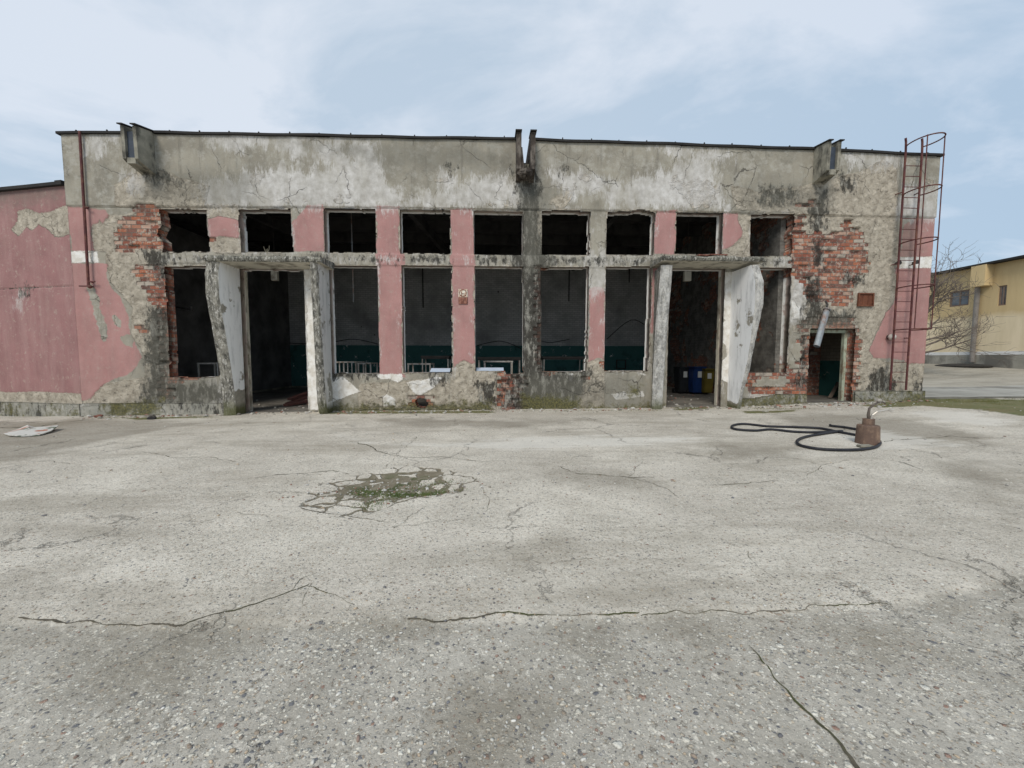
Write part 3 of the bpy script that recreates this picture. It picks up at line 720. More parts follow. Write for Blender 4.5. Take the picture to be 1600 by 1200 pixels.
# ---- rain spouts: concrete troughs through the parapet
M_SPOUT = simple('spout_concrete', (.33, .31, .25), (.22, .21, .17), .95, 5, .5, 40, dirt=(.09, .085, .07), dscale=4)
M_LINER = simple('blue_grey_liner_sheet', (.055, .07, .095), (.04, .05, .065), .6, 5, .3, 30)
M_CHAR = simple('charred_timber', (.035, .03, .026), (.07, .055, .045), .95, 7, .7, 40, dirt=(.16, .14, .12), dscale=5)
def spout(u, px_top, px_bot, w_in, p, liner=True, mat=M_SPOUT, th=.085):
    r = empty('rain_spout', (u, 0, 6.6)); r.parent = bld
    zt = W(px_top[0], px_top[1], p)[1]; zb = W(px_bot[0], px_bot[1], p)[1]; zr = roof_prof(u) + .05
    for s in (-1, 1):
        bm = bmesh.new(); x0 = u + s * w_in / 2; x1 = x0 + s * th
        prof = [(-p, zt), (-p * .96, zb + .05), (-p * .8, zb), (-.02, zb - .12), (2.6, zb - .12), (2.6, zr), (.0, zr)]
        a = [bm.verts.new((x0, y, z)) for y, z in prof]; c = [bm.verts.new((x1, y, z)) for y, z in prof]; n = len(prof)
        for i in range(n): bm.faces.new([a[i], a[(i + 1) % n], c[(i + 1) % n], c[i]])
        bm.faces.new(a); bm.faces.new(c[::-1]); from_bm('cheek', bm, mat, r)
        bm = bmesh.new(); xa, xb = sorted((x0 - s * .01, x1 + s * .03))
        vs = [bm.verts.new(q) for q in [(xa, -p - .06, zt + .003), (xb, -p - .06, zt + .003), (xb, 0, zr + .015), (xa, 0, zr + .015)]]
        f = bm.faces.new(vs); e = bmesh.ops.extrude_face_region(bm, geom=[f]); bmesh.ops.translate(bm, verts=[v for v in e['geom'] if isinstance(v, bmesh.types.BMVert)], vec=(0, 0, .03))
        from_bm('cap_flashing', bm, M_ROOF, r)
    bbox_obj('trough_floor', r, mat, (u - w_in / 2 + .002, u + w_in / 2 - .002, -p * .93, 2.59, zb - .06, zb + .08))
    if liner:
        bbox_obj('liner_sheet', r, M_LINER, (u - w_in / 2 + .004, u + w_in / 2 - .004, -p + .08, -p + .10, zb + .082, zt - .10))
    return r, zb
uL = (W(191, 220, .56)[0] + W(211, 220, .56)[0]) / 2; uR = (W(1295, 240, .52)[0] + W(1313, 240, .52)[0]) / 2; uM = (W(807, 230, .5)[0] + W(837, 230, .5)[0]) / 2
spout(uL, (200, 196), (200, 250), .21, .56); spout(uR, (1302, 221), (1300, 268), .2, .52)
sm_, zb = spout(uM, (822, 206), (822, 266), .24, .5, False, M_CHAR, .13)
# charred debris left in the middle trough
bm = bmesh.new()
for k in range(9):
    x = uM + random.uniform(-.14, .14); y = -.42 + random.uniform(-.1, .12); z = zb + random.uniform(-.09, .05); s = random.uniform(.06, .12)
    bmesh.ops.create_icosphere(bm, subdivisions=2, radius=s, matrix=Matrix.Translation((x, y, z)) @ Matrix.Diagonal((1, 1, .8, 1)))
for v in bm.verts: v.co += Vector((random.uniform(-1, 1), random.uniform(-1, 1), random.uniform(-1, 1))) * .018
from_bm('nest_of_debris', bm, M_CHAR, sm_)
bm = bmesh.new(); tube(bm, [(uM - .07, -.4, zb + .03), (uM - .09, -.42, zb + .3), (uM - .105, -.44, zb + .62)], [.05, .035, .012], 5); from_bm('splinter', bm, M_CHAR, sm_)

# ---- portals: canopy slab + curved fins
def peel_material(name, zlo, white=(.66, .65, .62), grey=(.27, .255, .21), amt=.5, seedloc=(0, 0, 0)):
    b = NB(name, .9); x, y, z = b.xyz(); v = b.map((1, 1, 1), seedloc)
    m = b.mr(b.noise(1.6, 7, .62, v), amt - .02, amt + .02)
    low = b.mr(b.math('ADD', z, b.math('MULTIPLY', b.noise(2.2, 5, .6, v), .7)), zlo, zlo + .03)
    m = b.math('MULTIPLY', m, low)
    g = b.mix(b.mr(b.noise(6, 6, .7), .4, .62), grey, tuple(q * .7 for q in grey))
    w_ = b.mix(b.mr(b.noise(2, 6, .7, b.map((3, 3, .6))), .5, .72), white, tuple(q * .62 for q in white))
    col = b.mix(m, g, w_)
    col = b.mix(b.mr(b.math('ADD', z, b.math('MULTIPLY', b.noise(5, 5, .7), .3)), .42, .22), col, (.10, .10, .045))
    return b.fin(col, b.bump(b.math('ADD', b.math('MULTIPLY', m, .5), b.math('MULTIPLY', b.noise(30, 5), .4)), .7, .012))
def edge_material(name, grey=(.31, .295, .25), dark=(.075, .072, .062)):
    b = NB(name, .95); v = b.map((2.5, 2.5, .9))
    col = b.mix(b.mr(b.noise(3, 9, .72, v), .4, .6), grey, dark); col = b.mix(b.mr(b.noise(9, 7, .72, v), .52, .62), col, (.55, .53, .48))
    z = b.xyz()[2]; col = b.mix(b.mr(b.math('ADD', z, b.math('MULTIPLY', b.noise(5, 5, .7), .4)), .6, .3, 0, .8), col, (.09, .095, .035))
    return b.fin(col, b.bump(b.noise(14, 8, .7), 1.0, .05))
M_FW = peel_material('peeling_white_fin', .95, white=(.88, .87, .84), grey=(.34, .31, .25), amt=.39); M_FW2 = peel_material('flaking_white_fin', .62, white=(.90, .90, .89), grey=(.38, .35, .29), amt=.37, seedloc=(4, 2, 7))
M_FE = edge_material('eroded_fin_edge'); M_FE2 = edge_material('streaked_fin_edge', (.58, .57, .54), (.24, .235, .22)); M_FOUT = peel_material('flaking_outer_fin_face', .3, white=(.66, .65, .62), grey=(.33, .315, .27), amt=.43, seedloc=(1, 8, 3)); M_SOF = simple('canopy_soffit_whitewash', (.62, .58, .48), (.50, .47, .39), .95, 2, .3, 30, dirt=(.22, .2, .16), dscale=2.5)
def fin(u_in, u_out, prof, mats, name='portal_fin', z0=-.15, n=70, sd=0):
    """vertical fin between u_in (opening side) and u_out; prof: list of (z, projection, front width)"""
    Z = [p[0] for p in prof]; P = [p[1] for p in prof]; Wd = [p[2] for p in prof]; bm = bmesh.new(); rings = []
    s = 1 if u_out > u_in else -1; full = abs(u_out - u_in)
    for i in range(n + 1):
        z = Z[0] + (Z[-1] - Z[0]) * i / n
        p = np.interp(z, Z, P); wd = np.interp(z, Z, Wd)
        j = lambda k: float(fbm(np.array([z + k * 7.3 + sd]), np.array([k * 3.1 + sd]), 3, 4)[0]) * .022
        pts = [(u_in, .0), (u_in, -p * .5), (u_in + s * j(1) * .4, -p + .02 + j(4) * .4), (u_in + s * (.035 + j(2) * .5), -p + j(3) * .6), (u_in + s * wd * .5, -p - .01 + j(5)), (u_in + s * (wd - .03 + j(6)), -p + .01 + j(7)), (u_in + s * (wd + j(8) * .4), -p + .06), (u_in + s * full, -.04), (u_in + s * full, .0)]
        rings.append([bm.verts.new((x, y, z)) for x, y in pts])
    m = len(rings[0])
    for i in range(n):
        for k in range(m):
            f = bm.faces.new([rings[i][k], rings[i][(k + 1) % m], rings[i + 1][(k + 1) % m], rings[i + 1][k]])
            f.material_index = 0 if k in (0, 1) else (2 if k in (6, 7) else 1)
    bm.faces.new(rings[0]); bm.faces.new(rings[-1])
    return from_bm(name, bm, mats, bld)
zc = W(420, 420)[1]; zcap = W(420, 406, .8)[1]
zt = zcap
# left portal
ul = W(374, 420)[0]; fL = fin(ul, ul - .36, [(-.2, .42, .34), (.5, .42, .34), (1.2, .52, .34), (2.0, .66, .33), (3.0, .84, .35), (3.6, .84, .35), (zt, .76, .35)], [M_FW, M_FE, M_FE], sd=1)
ur = W(484, 420, .8)[0]; fR = fin(ur, W(514, 420)[0], [(-.2, .3, .2), (0.0, .55, .2), (.3, .64, .22), (1.2, .68, .2), (2.5, .74, .19), (3.6, .8, .18), (zt, .82, .19)], [M_FW, M_FE, M_FOUT], sd=5)
# right portal
ul2 = W(1040, 600, .4)[0]; 
fin(W(1044, 420, .45)[0], W(1023, 420)[0], [(-.2, .3, .28), (1.2, .4, .3), (2.5, .55, .33), (zt, .74, .3)], [M_FE2, M_FE2, M_FE], sd=9)
ur2 = W(1143, 440)[0]; fR2 = fin(ur2, ur2 + .31, [(-.1, .45, .12), (.6, .62, .12), (1.4, .86, .13), (2.2, 1.0, .16), (2.9, 1.07, .25), (3.5, 1.05, .26), (zt, .86, .24)], [M_FW2, M_FE2, M_FE], sd=13)
# canopies
M_CAN = edge_material('mossy_canopy_edge', (.27, .26, .215), (.07, .068, .058))
def canopy(px0, px1, pyT, pyB, p):
    a = W(px0, pyT, p)[0]; c = W(px1, pyT, p)[0]; z1 = (W(px0, pyT, p)[1] + W(px1, pyT, p)[1]) / 2; z0 = (W(px0, pyB, p)[1] + W(px1, pyB, p)[1]) / 2
    bm = bmesh.new(); n = 90; R_ = []
    for i in range(n + 1):
        u = a + (c - a) * i / n; e1 = float(fbm(np.array([u]), np.array([1.]), 6, 4, 3)[0]); e2 = float(fbm(np.array([u]), np.array([5.]), 6, 4, 8)[0]); e3 = float(fbm(np.array([u]), np.array([9.]), 3, 4, 9)[0])
        R_.append([bm.verts.new(q) for q in [(u, -.03, z0 - .0), (u, -p + .03, z0 + .006 + .006 * e2), (u, -p + .02 * e1, z0 + .03 + .02 * e2), (u, -p - .02 + .025 * e2, (z0 + z1) / 2), (u, -p + .02 * e1, z1 - .02 + .035 * e3), (u, -p * .6, z1 + .02 * e1), (u, -.03, z1 + .03)]])
    for i in range(n):
        for k in range(7):
            f = bm.faces.new([R_[i][k], R_[i][(k + 1) % 7], R_[i + 1][(k + 1) % 7], R_[i + 1][k]]); f.material_index = 1 if k == 0 else 0
    bm.faces.new(R_[0]); bm.faces.new(R_[-1][::-1])
    return from_bm('canopy', bm, [M_CAN, M_SOF], bld)
canopy(320, 501, 399, 409, .84); canopy(1036, 1196, 399, 408, .88)
# door frame remains: white pier linings & green jambs
M_CREAMJ = simple('cream_painted_jamb', (.62, .58, .47), (.50, .46, .37), .85, 3, .3, 40, dirt=(.2, .17, .13), dscale=3)
M_GREENJ = simple('pale_green_door_frame', (.40, .44, .34), (.30, .33, .25), .8, 5, .3, 50, dirt=(.2, .16, .11), dscale=6)
for px, w_, d_ in ((377, .05, .12), (1131, .05, .12)):
    u = W(px, 500)[0]; bbox_obj('door_jamb', bld, M_CREAMJ, (u - w_ / 2, u + w_ / 2, .18, .18 + d_, -.02, zc - .05))
uD0, uD1 = W(1265, 514)[0], W(1338, 513)[0]; zD = W(1300, 514)[1]
bbox_obj('door_frame', bld, M_GREENJ, (uD1 - .16, uD1 - .07, .2, .3, .1, zD - .01), (uD0 + .02, uD1 - .161, .2, .3, zD - .1, zD - .01))
bbox_obj('door_threshold', bld, M_CONC, (uD0 + .05, uD1 - .02, -.12, .3, .0, .17), bevel=.012)

# ---- plinth (projects a little; broken into the stretches seen)
def chan_plinth(u, z):
    n2 = fbm(u, z, 2.0, 5, 61) * .08; o = np.full(u.shape, -.5)
    ms = np.maximum(sdf([(W(160, 640)[0], -.4), (W(262, 640)[0], -.4), (W(262, 640)[0], .6), (W(160, 640)[0], .6)], u, z) * .4 - .06,
                    sdf([(6.8, -.4), (XR + 1, -.4), (XR + 1, .6), (6.8, .6)], u, z, .6) * .3 - .05) + n2
    so = fbm(u, z, 1.2, 4, 71) * .25 - .08
    A = np.stack([o, o, fbm(u, z, 1.5, 3, 81) * .2 - .22, so], -1) + .5; B = np.stack([o, ms, o, o], -1) + .5
    return np.clip(A, 0, 1), np.clip(B, 0, 1)
def disp_pl(u, z, A, B): return .055 + fbm(u, z, 2, 5, 90) * .012 + fbm(u, z, 10, 3, 91) * .004
pt = np.array([(XL, W(131, 631)[1]), (W(200, 629)[0], W(200, 629)[1]), (W(348, 629)[0], W(348, 629)[1])])
relief_wall('plinth', bld, FAC, XL, ul - .35, -.4, .4, .03, [], pt, None, chan_plinth, disp_pl, .02, [M_PLINTH] * 3)
pt = np.array([(W(1176, 622)[0], W(1176, 622)[1]), (W(1215, 616)[0], W(1215, 616)[1]), (W(1262, 616)[0], W(1262, 616)[1])])
relief_wall('plinth', bld, FAC, ur2 + .31, uD0 - .02, -.2, .6, .03, [], pt, None, chan_plinth, disp_pl, .02, [M_PLINTH] * 3)
pt = np.array([(uD1, W(1340, 611)[1]), (XR, W(1445, 610)[1])])
relief_wall('plinth', bld, FAC, uD1 + .03, XR + .02, -.2, .9, .03, [], pt, None, chan_plinth, disp_pl, .02, [M_PLINTH] * 3)

# ================================================================== LEFT ANNEX
ann = empty('pink_annex', (XL - .5, .1, 0), 'lower faded pink rendered building adjoining the left end of the workshop', 'building')
ANGL = math.radians(-13)            # runs away to the left
AP = Plane((XL - .01, .02), ANGL)
AP.d = np.array([math.cos(ANGL), math.sin(ANGL)]); 
u_end = -9.0
atop = np.array([(u_end, AP.px(0, 299)[1] - .25), (AP.px(0, 299)[0], AP.px(0, 299)[1]), (AP.px(50, 294.3)[0], AP.px(50, 294.3)[1]), (AP.px(92, 290)[0], AP.px(92, 290)[1]), (0.1, AP.px(104, 289)[1])])
def chan_ann(u, z):
    n1 = fbm(u, z, 3.0, 5, 101) * .05; o = np.full(u.shape, -.5)
    pk = np.clip(z - AP.px(60, 613)[1] + n1, -.5, .5)
    hole = sdf([AP.px(*q) for q in [(18, 358), (27, 346), (28, 330), (42, 325), (60, 332), (80, 330), (104, 320), (112, 330), (112, 365), (100, 370), (85, 369), (72, 358), (60, 352), (50, 362), (40, 356), (28, 368)]], u, z)
    pk = np.minimum(pk, -hole - n1)
    seam = np.abs(z - AP.px(50, 450)[1])
    so = np.maximum(np.where(seam < .02, .1, -.5), sdf([AP.px(*q) for q in [(25, 450), (50, 450), (44, 468), (30, 464)]], u, z) - .05)
    wh = sdf([AP.px(*q) for q in [(20, 464), (34, 464), (32, 482), (22, 482)]], u, z)
    return np.clip(np.stack([pk, o, wh, so], -1) + .5, 0, 1), np.clip(np.stack([-pk, o, o, sdf([AP.px(*q) for q in [(-20, 290), (104, 285), (104, 312), (-20, 330)]], u, z) - .05], -1) + .5, 0, 1)
def disp_ann(u, z, A, B):
    return fbm(u, z, 1.2, 4, 131) * .007 - (A[:, 0] < .5) * .012 - (np.abs(z - AP.px(50, 450)[1]) < .012) * .02
relief_wall('wall', ann, AP, u_end, -.01, -.45, float(atop[:, 1].max()), .03, [], atop, None, chan_ann, disp_ann, .3, [M_ANNEX, M_ANNEX, M_SIDE])
def aw(u, off, z): return tuple(AP.world(np.array([u]), np.array([z]), np.array([off]))[0])
bm = bmesh.new()
def prism(bm, quad, z0f, z1f):
    lo = [bm.verts.new((x, y, z0f(k))) for k, (x, y) in enumerate(quad)]; hi = [bm.verts.new((x, y, z1f(k))) for k, (x, y) in enumerate(quad)]
    bm.faces.new(lo[::-1]); bm.faces.new(hi)
    for k in range(4): bm.faces.new([lo[k], lo[(k + 1) % 4], hi[(k + 1) % 4], hi[k]])
us_ = [u_end, AP.px(0, 299)[0], AP.px(50, 297)[0], AP.px(92, 290)[0], AP.px(93, 290)[0], -.02]
zs_ = [float(np.interp(u, atop[:, 0], atop[:, 1])) for u in us_]
for i in range(len(us_) - 1):
    q = [aw(us_[i], .1, 0)[:2], aw(us_[i + 1], .1, 0)[:2], aw(us_[i + 1], -8, 0)[:2], aw(us_[i], -8, 0)[:2]]
    e = .03 if i == 4 else 0
    prism(bm, q, lambda k: [zs_[i], zs_[i + 1], zs_[i + 1], zs_[i]][k] - .02, lambda k: [zs_[i], zs_[i + 1], zs_[i + 1], zs_[i]][k] + .06 + e)
bmesh.ops.remove_doubles(bm, verts=bm.verts[:], dist=.0005)
from_bm('roof', bm, M_ROOF, ann)
pa = np.array([(u_end, AP.px(0, 630)[1]), (0, AP.px(115, 630)[1])])
def chan_pa(u, z):
    A, B = chan_plinth(u, z); B[:, 1] = np.clip(.42 + fbm(u, z, 1.5, 3, 9) * .12, 0, 1); return A, B
relief_wall('plinth', ann, AP, u_end, -.02, -.6, .4, .03, [], pa, None, chan_pa, disp_pl, .02, [M_PLINTH] * 3)
bm = bmesh.new(); q = [aw(u_end, -.31, 0)[:2], aw(u_end + .3, -.31, 0)[:2], aw(u_end + .3, -8, 0)[:2], aw(u_end, -8, 0)[:2]]
prism(bm, q, lambda k: -.5, lambda k: zs_[0] - .03); from_bm('side_wall', bm, M_SIDE, ann)

# ================================================================== GROUND
def axis(dense, far0, far1):
    a = [dense[0]]; s = .1
    while a[-1] > far0: a.append(a[-1] - s); s *= 1.25
    c = [dense[1]]; s = .1
    while c[-1] < far1: c.append(c[-1] + s); s *= 1.25
    return np.array(sorted(a[1:]) ), np.array(c[1:])
l_, r_ = axis((-14, 17), -400, 400); gx = np.concatenate([l_, np.arange(-14, 17.001, .04), r_])
l_, r_ = axis((-10.6, 1.2), -60, 500); gy = np.concatenate([l_, np.arange(-10.6, 1.2, .035), r_])
GX, GY = np.meshgrid(gx, gy, indexing='ij'); fx, fy = GX.ravel(), GY.ravel()
def gp(pts): return [G(*p) for p in pts]
def gmax(polys):
    o = np.full(fx.shape, -.5)
    for p in polys:
        b0 = 0
        if isinstance(p, dict): b0 = p['b']; p = p['p']
        o = np.maximum(o, sdf(gp(p), fx, fy, .7, b0))
    return o
def band_below(pts, sc=1.0):
    """signed: positive on the camera side of a polyline given in px"""
    P = np.array(gp(pts)); o = np.argsort(P[:, 0]); yy = np.interp(fx, P[o, 0], P[o, 1]); return np.clip((yy - fy) * sc, -.5, .5)
EDGE = [(-900, 980), (0, 966), (60, 967), (160, 976), (285, 976), (400, 972), (635, 968), (760, 962), (860, 962), (1000, 958), (1100, 954), (1200, 950), (1290, 945), (1400, 940), (1480, 925), (1700, 880), (2600, 800)]
en = fbm(fx, fy, 5, 4, 201)
fore = band_below(EDGE) + en * .03
PATCH = [(468, 795), (480, 770), (520, 752), (560, 742), (600, 733), (630, 727), (680, 731), (720, 738), (745, 748), (752, 765), (720, 770), (660, 777), (610, 790), (555, 810), (500, 803)]
PATCHIN = [(520, 772), (555, 750), (600, 740), (640, 735), (680, 738), (690, 752), (720, 765), (680, 772), (640, 778), (580, 782), (545, 780)]
patch = gmax([PATCH]) + en * .05; patchin = gmax([PATCHIN]) + en * .08
damp = gmax([{'p': [(1225, 652), (1300, 648), (1400, 655), (1500, 672), (1520, 690), (1420, 690), (1330, 678), (1240, 668)], 'b': .12}, {'p': [(-200, 660), (60, 655), (250, 652), (330, 660), (180, 690), (60, 720), (-200, 740)], 'b': -.28},
             {'p': [(1100, 690), (1250, 700), (1260, 720), (1120, 715)], 'b': -.1}, {'p': [(820, 720), (980, 735), (1060, 760), (900, 770), (820, 745)], 'b': -.25},
             {'p': [(1420, 700), (1600, 720), (1700, 900), (1560, 860), (1480, 780)], 'b': -.3}, {'p': [(0, 880), (60, 900), (90, 940), (0, 945)], 'b': -.1},
             {'p': [(700, 840), (1000, 830), (1060, 860), (760, 880)], 'b': -.3}, {'p': [(560, 652), (800, 655), (1000, 650), (800, 672), (600, 668)], 'b': -.2}]) + en * .06
white = gmax([{'p': [(1435, 645), (1500, 642), (1560, 655), (1540, 662), (1480, 658)], 'b': .1}, {'p': [(1300, 680), (1380, 676), (1460, 690), (1400, 700), (1320, 695)], 'b': .1}, {'p': [(440, 660), (620, 690), (900, 675), (1130, 680), (1100, 700), (800, 712), (560, 700)], 'b': -.35},
              {'p': [(160, 640), (168, 638), (175, 648), (170, 650)], 'b': 0}]) + en * .05
dirt = gmax([{'p': [(210, 980), (300, 972), (420, 975), (400, 990), (300, 1010), (230, 1000)], 'b': .02}, {'p': [(690, 1050), (800, 1040), (860, 1090), (850, 1150), (900, 1220), (640, 1240), (680, 1130)], 'b': -.02},
             {'p': [(1260, 985), (1340, 968), (1420, 985), (1400, 1020), (1320, 1010)], 'b': .0}, {'p': [(600, 975), (900, 970), (1100, 975), (1000, 1000), (700, 1000)], 'b': -.06},
             {'p': [(100, 1020), (260, 1000), (300, 1060), (160, 1080)], 'b': -.06}, {'p': [(0, 668), (120, 655), (130, 660), (40, 672)], 'b': .02}]) + en * .05
moss = gmax([{'p': [(1345, 634), (1440, 622), (1500, 620), (1620, 628), (1640, 655), (1530, 640), (1440, 634), (1380, 636)], 'b': .05}, {'p': [(1140, 640), (1265, 636), (1270, 644), (1150, 650)], 'b': -.3}, {'p': [(1036, 634), (1130, 632), (1130, 640), (1040, 645)], 'b': -.3},
             {'p': [(500, 642), (780, 641), (780, 646), (500, 648)], 'b': -.12}, {'p': [(160, 652), (350, 648), (350, 652), (200, 658)], 'b': -.2}]) + en * .06
# strip of moss runs on past the corner of the workshop
moss = np.maximum(moss, np.clip(.5 - np.abs(fy + .55 + (fx - 12.8) * .03) * 1.0, -.5, .5) * (fx > 12.6) - (fx <= 12.6) * .5 - .12 + en * .08)
far = np.clip((fy - 1.0) * .3, -.5, .5) * (fx > 12.9) - (fx <= 12.9) * .5
kerb = (fx > 12.86) & (np.abs(fy - .05) < .06)
gz = ground_z(fx, fy)
near = sstep(-16, -10, -np.hypot(fx, fy + 8))
dz = fbm(fx, fy, .5, 3, 210) * .012 + fbm(fx, fy, 3, 4, 211) * .005
fr = sstep(-.01, .02, fore) 
dz = dz - .014 * fr + fr * fbm(fx, fy, 9, 3, 215) * .006
dz = dz - .012 * sstep(0, .1, patch) - .02 * sstep(0, .15, patchin)
dense = (fx > -14.5) & (fx < 17.5) & (fy < 1.5)
gz = gz + np.where(dense, dz, dz * .3) + sstep(-.05, .1, moss) * .012 * (1 + en) * (fx > 11)
gz = gz - .12 * ((fx > XL + .35) & (fx < XR - .3) & (fy > .36) & (fy < 10.2))
V = np.stack([fx, fy, gz], -1)
nx_, ny_ = len(gx), len(gy); idx = np.arange(nx_ * ny_).reshape(nx_, ny_)
Fq = np.stack([idx[:-1, :-1], idx[1:, :-1], idx[1:, 1:], idx[:-1, 1:]], -1).reshape(-1, 4)
GA = np.clip(np.stack([fore, patch, patchin, damp], -1) + .5, 0, 1); GB = np.clip(np.stack([white, dirt, moss, far], -1) + .5, 0, 1)
def ground_material():
    b = NB('old_exposed_aggregate_concrete', .92)
    fo, pa, pi, da = b.attr('A'); wh, di, mo, fa = b.attr('B')
    nl = b.noise(.35, 6, .6); nm = b.noise(1.6, 7, .65); ns = b.noise(9, 6, .65); nf = b.noise(60, 4, .6)
    # concrete paste
    col = b.mix(b.mr(nl, .4, .62), (.66, .61, .52), (.50, .455, .385))
    col = b.mix(b.mr(nm, .42, .68, 0, .6), col, (.35, .315, .255))
    col = b.mix(b.mr(b.noise(2.3, 8, .7, b.map((.35, 1.2, 1))), .52, .7, 0, .55), col, (.68, .62, .52))
    fm = mask(b, fo, .25, .05, nm)
    pastef = b.mix(b.mr(nm, .38, .64), (.45, .42, .36), (.315, .292, .245))
    col = b.mix(b.math('MULTIPLY', fm, .92), col, pastef)
    # aggregate: three sizes of stones
    H = b.math('MULTIPLY', nf, .25)
    warp = b.n('ShaderNodeVectorMath', operation='MULTIPLY_ADD'); b.L(b.noise(38, 4, .6, color=True), warp.inputs[0]); warp.inputs[1].default_value = (.03, .03, .0); b.L(b.P, warp.inputs[2])
    def stones(scale, dens_lo, dens_hi, size, loc, H, col, edge=.75):
        v = b.n('ShaderNodeTexVoronoi', feature='F1'); v.inputs['Scale'].default_value = scale; b.L(b.map((1, 1.15, .02), loc, warp.outputs[0]), v.inputs['Vector'])
        sc = b.n('ShaderNodeSeparateColor'); b.L(v.outputs['Color'], sc.inputs[0])
        # presence depends on random value versus local density
        dens = b.n('ShaderNodeMix', data_type='FLOAT'); b.L(fm, dens.inputs[0]); dens.inputs[2].default_value = dens_lo; dens.inputs[3].default_value = dens_hi
        dens2 = b.math('ADD', dens.outputs[0], b.math('MULTIPLY', b.math('SUBTRACT', b.noise(1.1, 5, .6, b.map((1, 1, 1), loc)), .5), 2.0))
        pres = b.math('LESS_THAN', sc.outputs[0], dens2)
        r = b.math('MULTIPLY_ADD', sc.outputs[1], size * .55, size * .45)
        m = b.math('MULTIPLY', pres, b.mr(v.outputs['Distance'], b.math('MULTIPLY', r, edge), r, 1, 0))
        rp = b.n('ShaderNodeValToRGB'); b.L(sc.outputs[2], rp.inputs[0]); e = rp.color_ramp; e.interpolation = 'CONSTANT'
        e.elements[0].position = 0; e.elements[0].color = (.68, .64, .54, 1); e.elements[1].position = .24; e.elements[1].color = (.46, .43, .36, 1)
        for p_, c_ in ((.46, (.78, .75, .68, 1)), (.57, (.29, .275, .25, 1)), (.68, (.54, .46, .35, 1)), (.80, (.17, .17, .175, 1)), (.87, (.36, .29, .22, 1)), (.92, (.72, .69, .60, 1)), (.985, (.33, .21, .16, 1))):
            x = e.elements.new(p_); x.color = c_
        edgem = b.math('MULTIPLY', pres, b.math('MULTIPLY', b.mr(v.outputs['Distance'], r, b.math('MULTIPLY', r, 1.25), 1, 0), b.math('SUBTRACT', 1.0, m)))
        col = b.mix(b.math('MULTIPLY', edgem, .35), col, (.13, .12, .10))
        col = b.mix(m, col, rp.outputs[0])
        dome = b.math('MULTIPLY', m, b.math('SUBTRACT', 1.3, b.math('DIVIDE', v.outputs['Distance'], r)))
        return b.math('ADD', H, b.math('MULTIPLY', dome, 10.0 / scale * 1.6)), col
    H, col = stones(110, .62, .60, .50, (1, 3, 0), H, col)
    H, col = stones(56, .66, .56, .52, (5, 2, 0), H, col)
    H, col = stones(31, .10, .36, .45, (9, 6, 0), H, col)
    H, col = stones(17, -.3, .08, .40, (2, 8, 0), H, col)
    # film of pale fines between, dark pitting
    col = b.mix(b.mr(b.noise(26, 8, .8), .455, .37, 0, .85), col, (.17, .15, .12))
    col = b.mix(b.mr(b.noise(24, 8, .8, b.map((1, 1, 1), (3, 3, 3))), .55, .64, 0, .7), col, (.78, .73, .63))
    col = b.mix(b.mr(b.noise(.9, 9, .72, b.map((.3, 1.3, 1), (5, 2, 0))), .50, .66, 0, .55), col, (.27, .235, .18))
    col = b.mix(b.mr(b.noise(90, 3, .7), .36, .26, 0, .6), col, (.10, .095, .08))
    # damp darkening
    dm = mask(b, da, 1.1, .32, nm); col = b.mix(b.math('MULTIPLY', dm, .5), col, (.19, .165, .125))
    wm = mask(b, wh, 2.2, .2, b.noise(3, 9, .75, b.map((.3, 1.6, 1)))); col = b.mix(b.math('MULTIPLY', wm, .55), col, (.70, .67, .60))
    drm = mask(b, di, .9, .2, b.math('MULTIPLY_ADD', ns, .4, b.math('MULTIPLY', nm, .6))); col = b.mix(b.math('MULTIPLY', drm, .5), col, (.235, .205, .155))
    # broken patch: slab pieces divided by dirt
    cw = b.n('ShaderNodeVectorMath', operation='MULTIPLY_ADD'); b.L(b.noise(3.5, 4, .6, color=True), cw.inputs[0]); cw.inputs[1].default_value = (.25, .25, 0); b.L(b.P, cw.inputs[2])
    ve = b.vor(3.6, 'DISTANCE_TO_EDGE', b.map((1, 1, .02), (0, 0, 0), cw.outputs[0])); 
    inn = b.mr(pi, .42, .72); thr = b.math('MULTIPLY_ADD', inn, .24, .035)
    thr = b.math('MULTIPLY', thr, b.mr(b.noise(2, 4), .3, .7, .45, 1.5))
    pc = b.math('MULTIPLY', b.mr(b.math('SUBTRACT', ve, thr), .012, -.012), mask(b, pa, .1, .03, ns))
    dcol = b.mix(b.mr(ns, .4, .62), (.15, .125, .08), (.22, .19, .135)); dcol = b.mix(b.math('MULTIPLY', b.mr(b.noise(4, 6, .7), .5, .6), inn), dcol, (.05, .065, .015))
    col = b.mix(b.math('MULTIPLY', pc, .93), col, dcol)
    # fine cracks everywhere, sparse
    cw2 = b.n('ShaderNodeVectorMath', operation='MULTIPLY_ADD'); b.L(b.noise(1.3, 7, .65, color=True), cw2.inputs[0]); cw2.inputs[1].default_value = (1.2, 1.2, 0); b.L(b.P, cw2.inputs[2])
    vc = b.vor(.55, 'DISTANCE_TO_EDGE', b.map((1, 1, .02), (0, 0, 0), cw2.outputs[0])); cm = b.math('MULTIPLY', b.mr(vc, .002, .006, 1, 0), b.mr(b.noise(.6, 3, .5, b.map((1, 1, 1), (7, 7, 7))), .5, .58))
    col = b.mix(b.math('MULTIPLY', cm, .45), col, (.12, .11, .09))
    # moss
    mm = mask(b, mo, .55, .07, b.noise(5, 8, .75)); mcol = b.mix(b.mr(b.noise(3, 6, .7), .38, .62), (.10, .115, .022), (.17, .14, .05)); mcol = b.mix(b.mr(nf, .45, .6, 0, .6), mcol, (.045, .055, .015))
    col = b.mix(b.math('MULTIPLY', mm, .9), col, mcol)
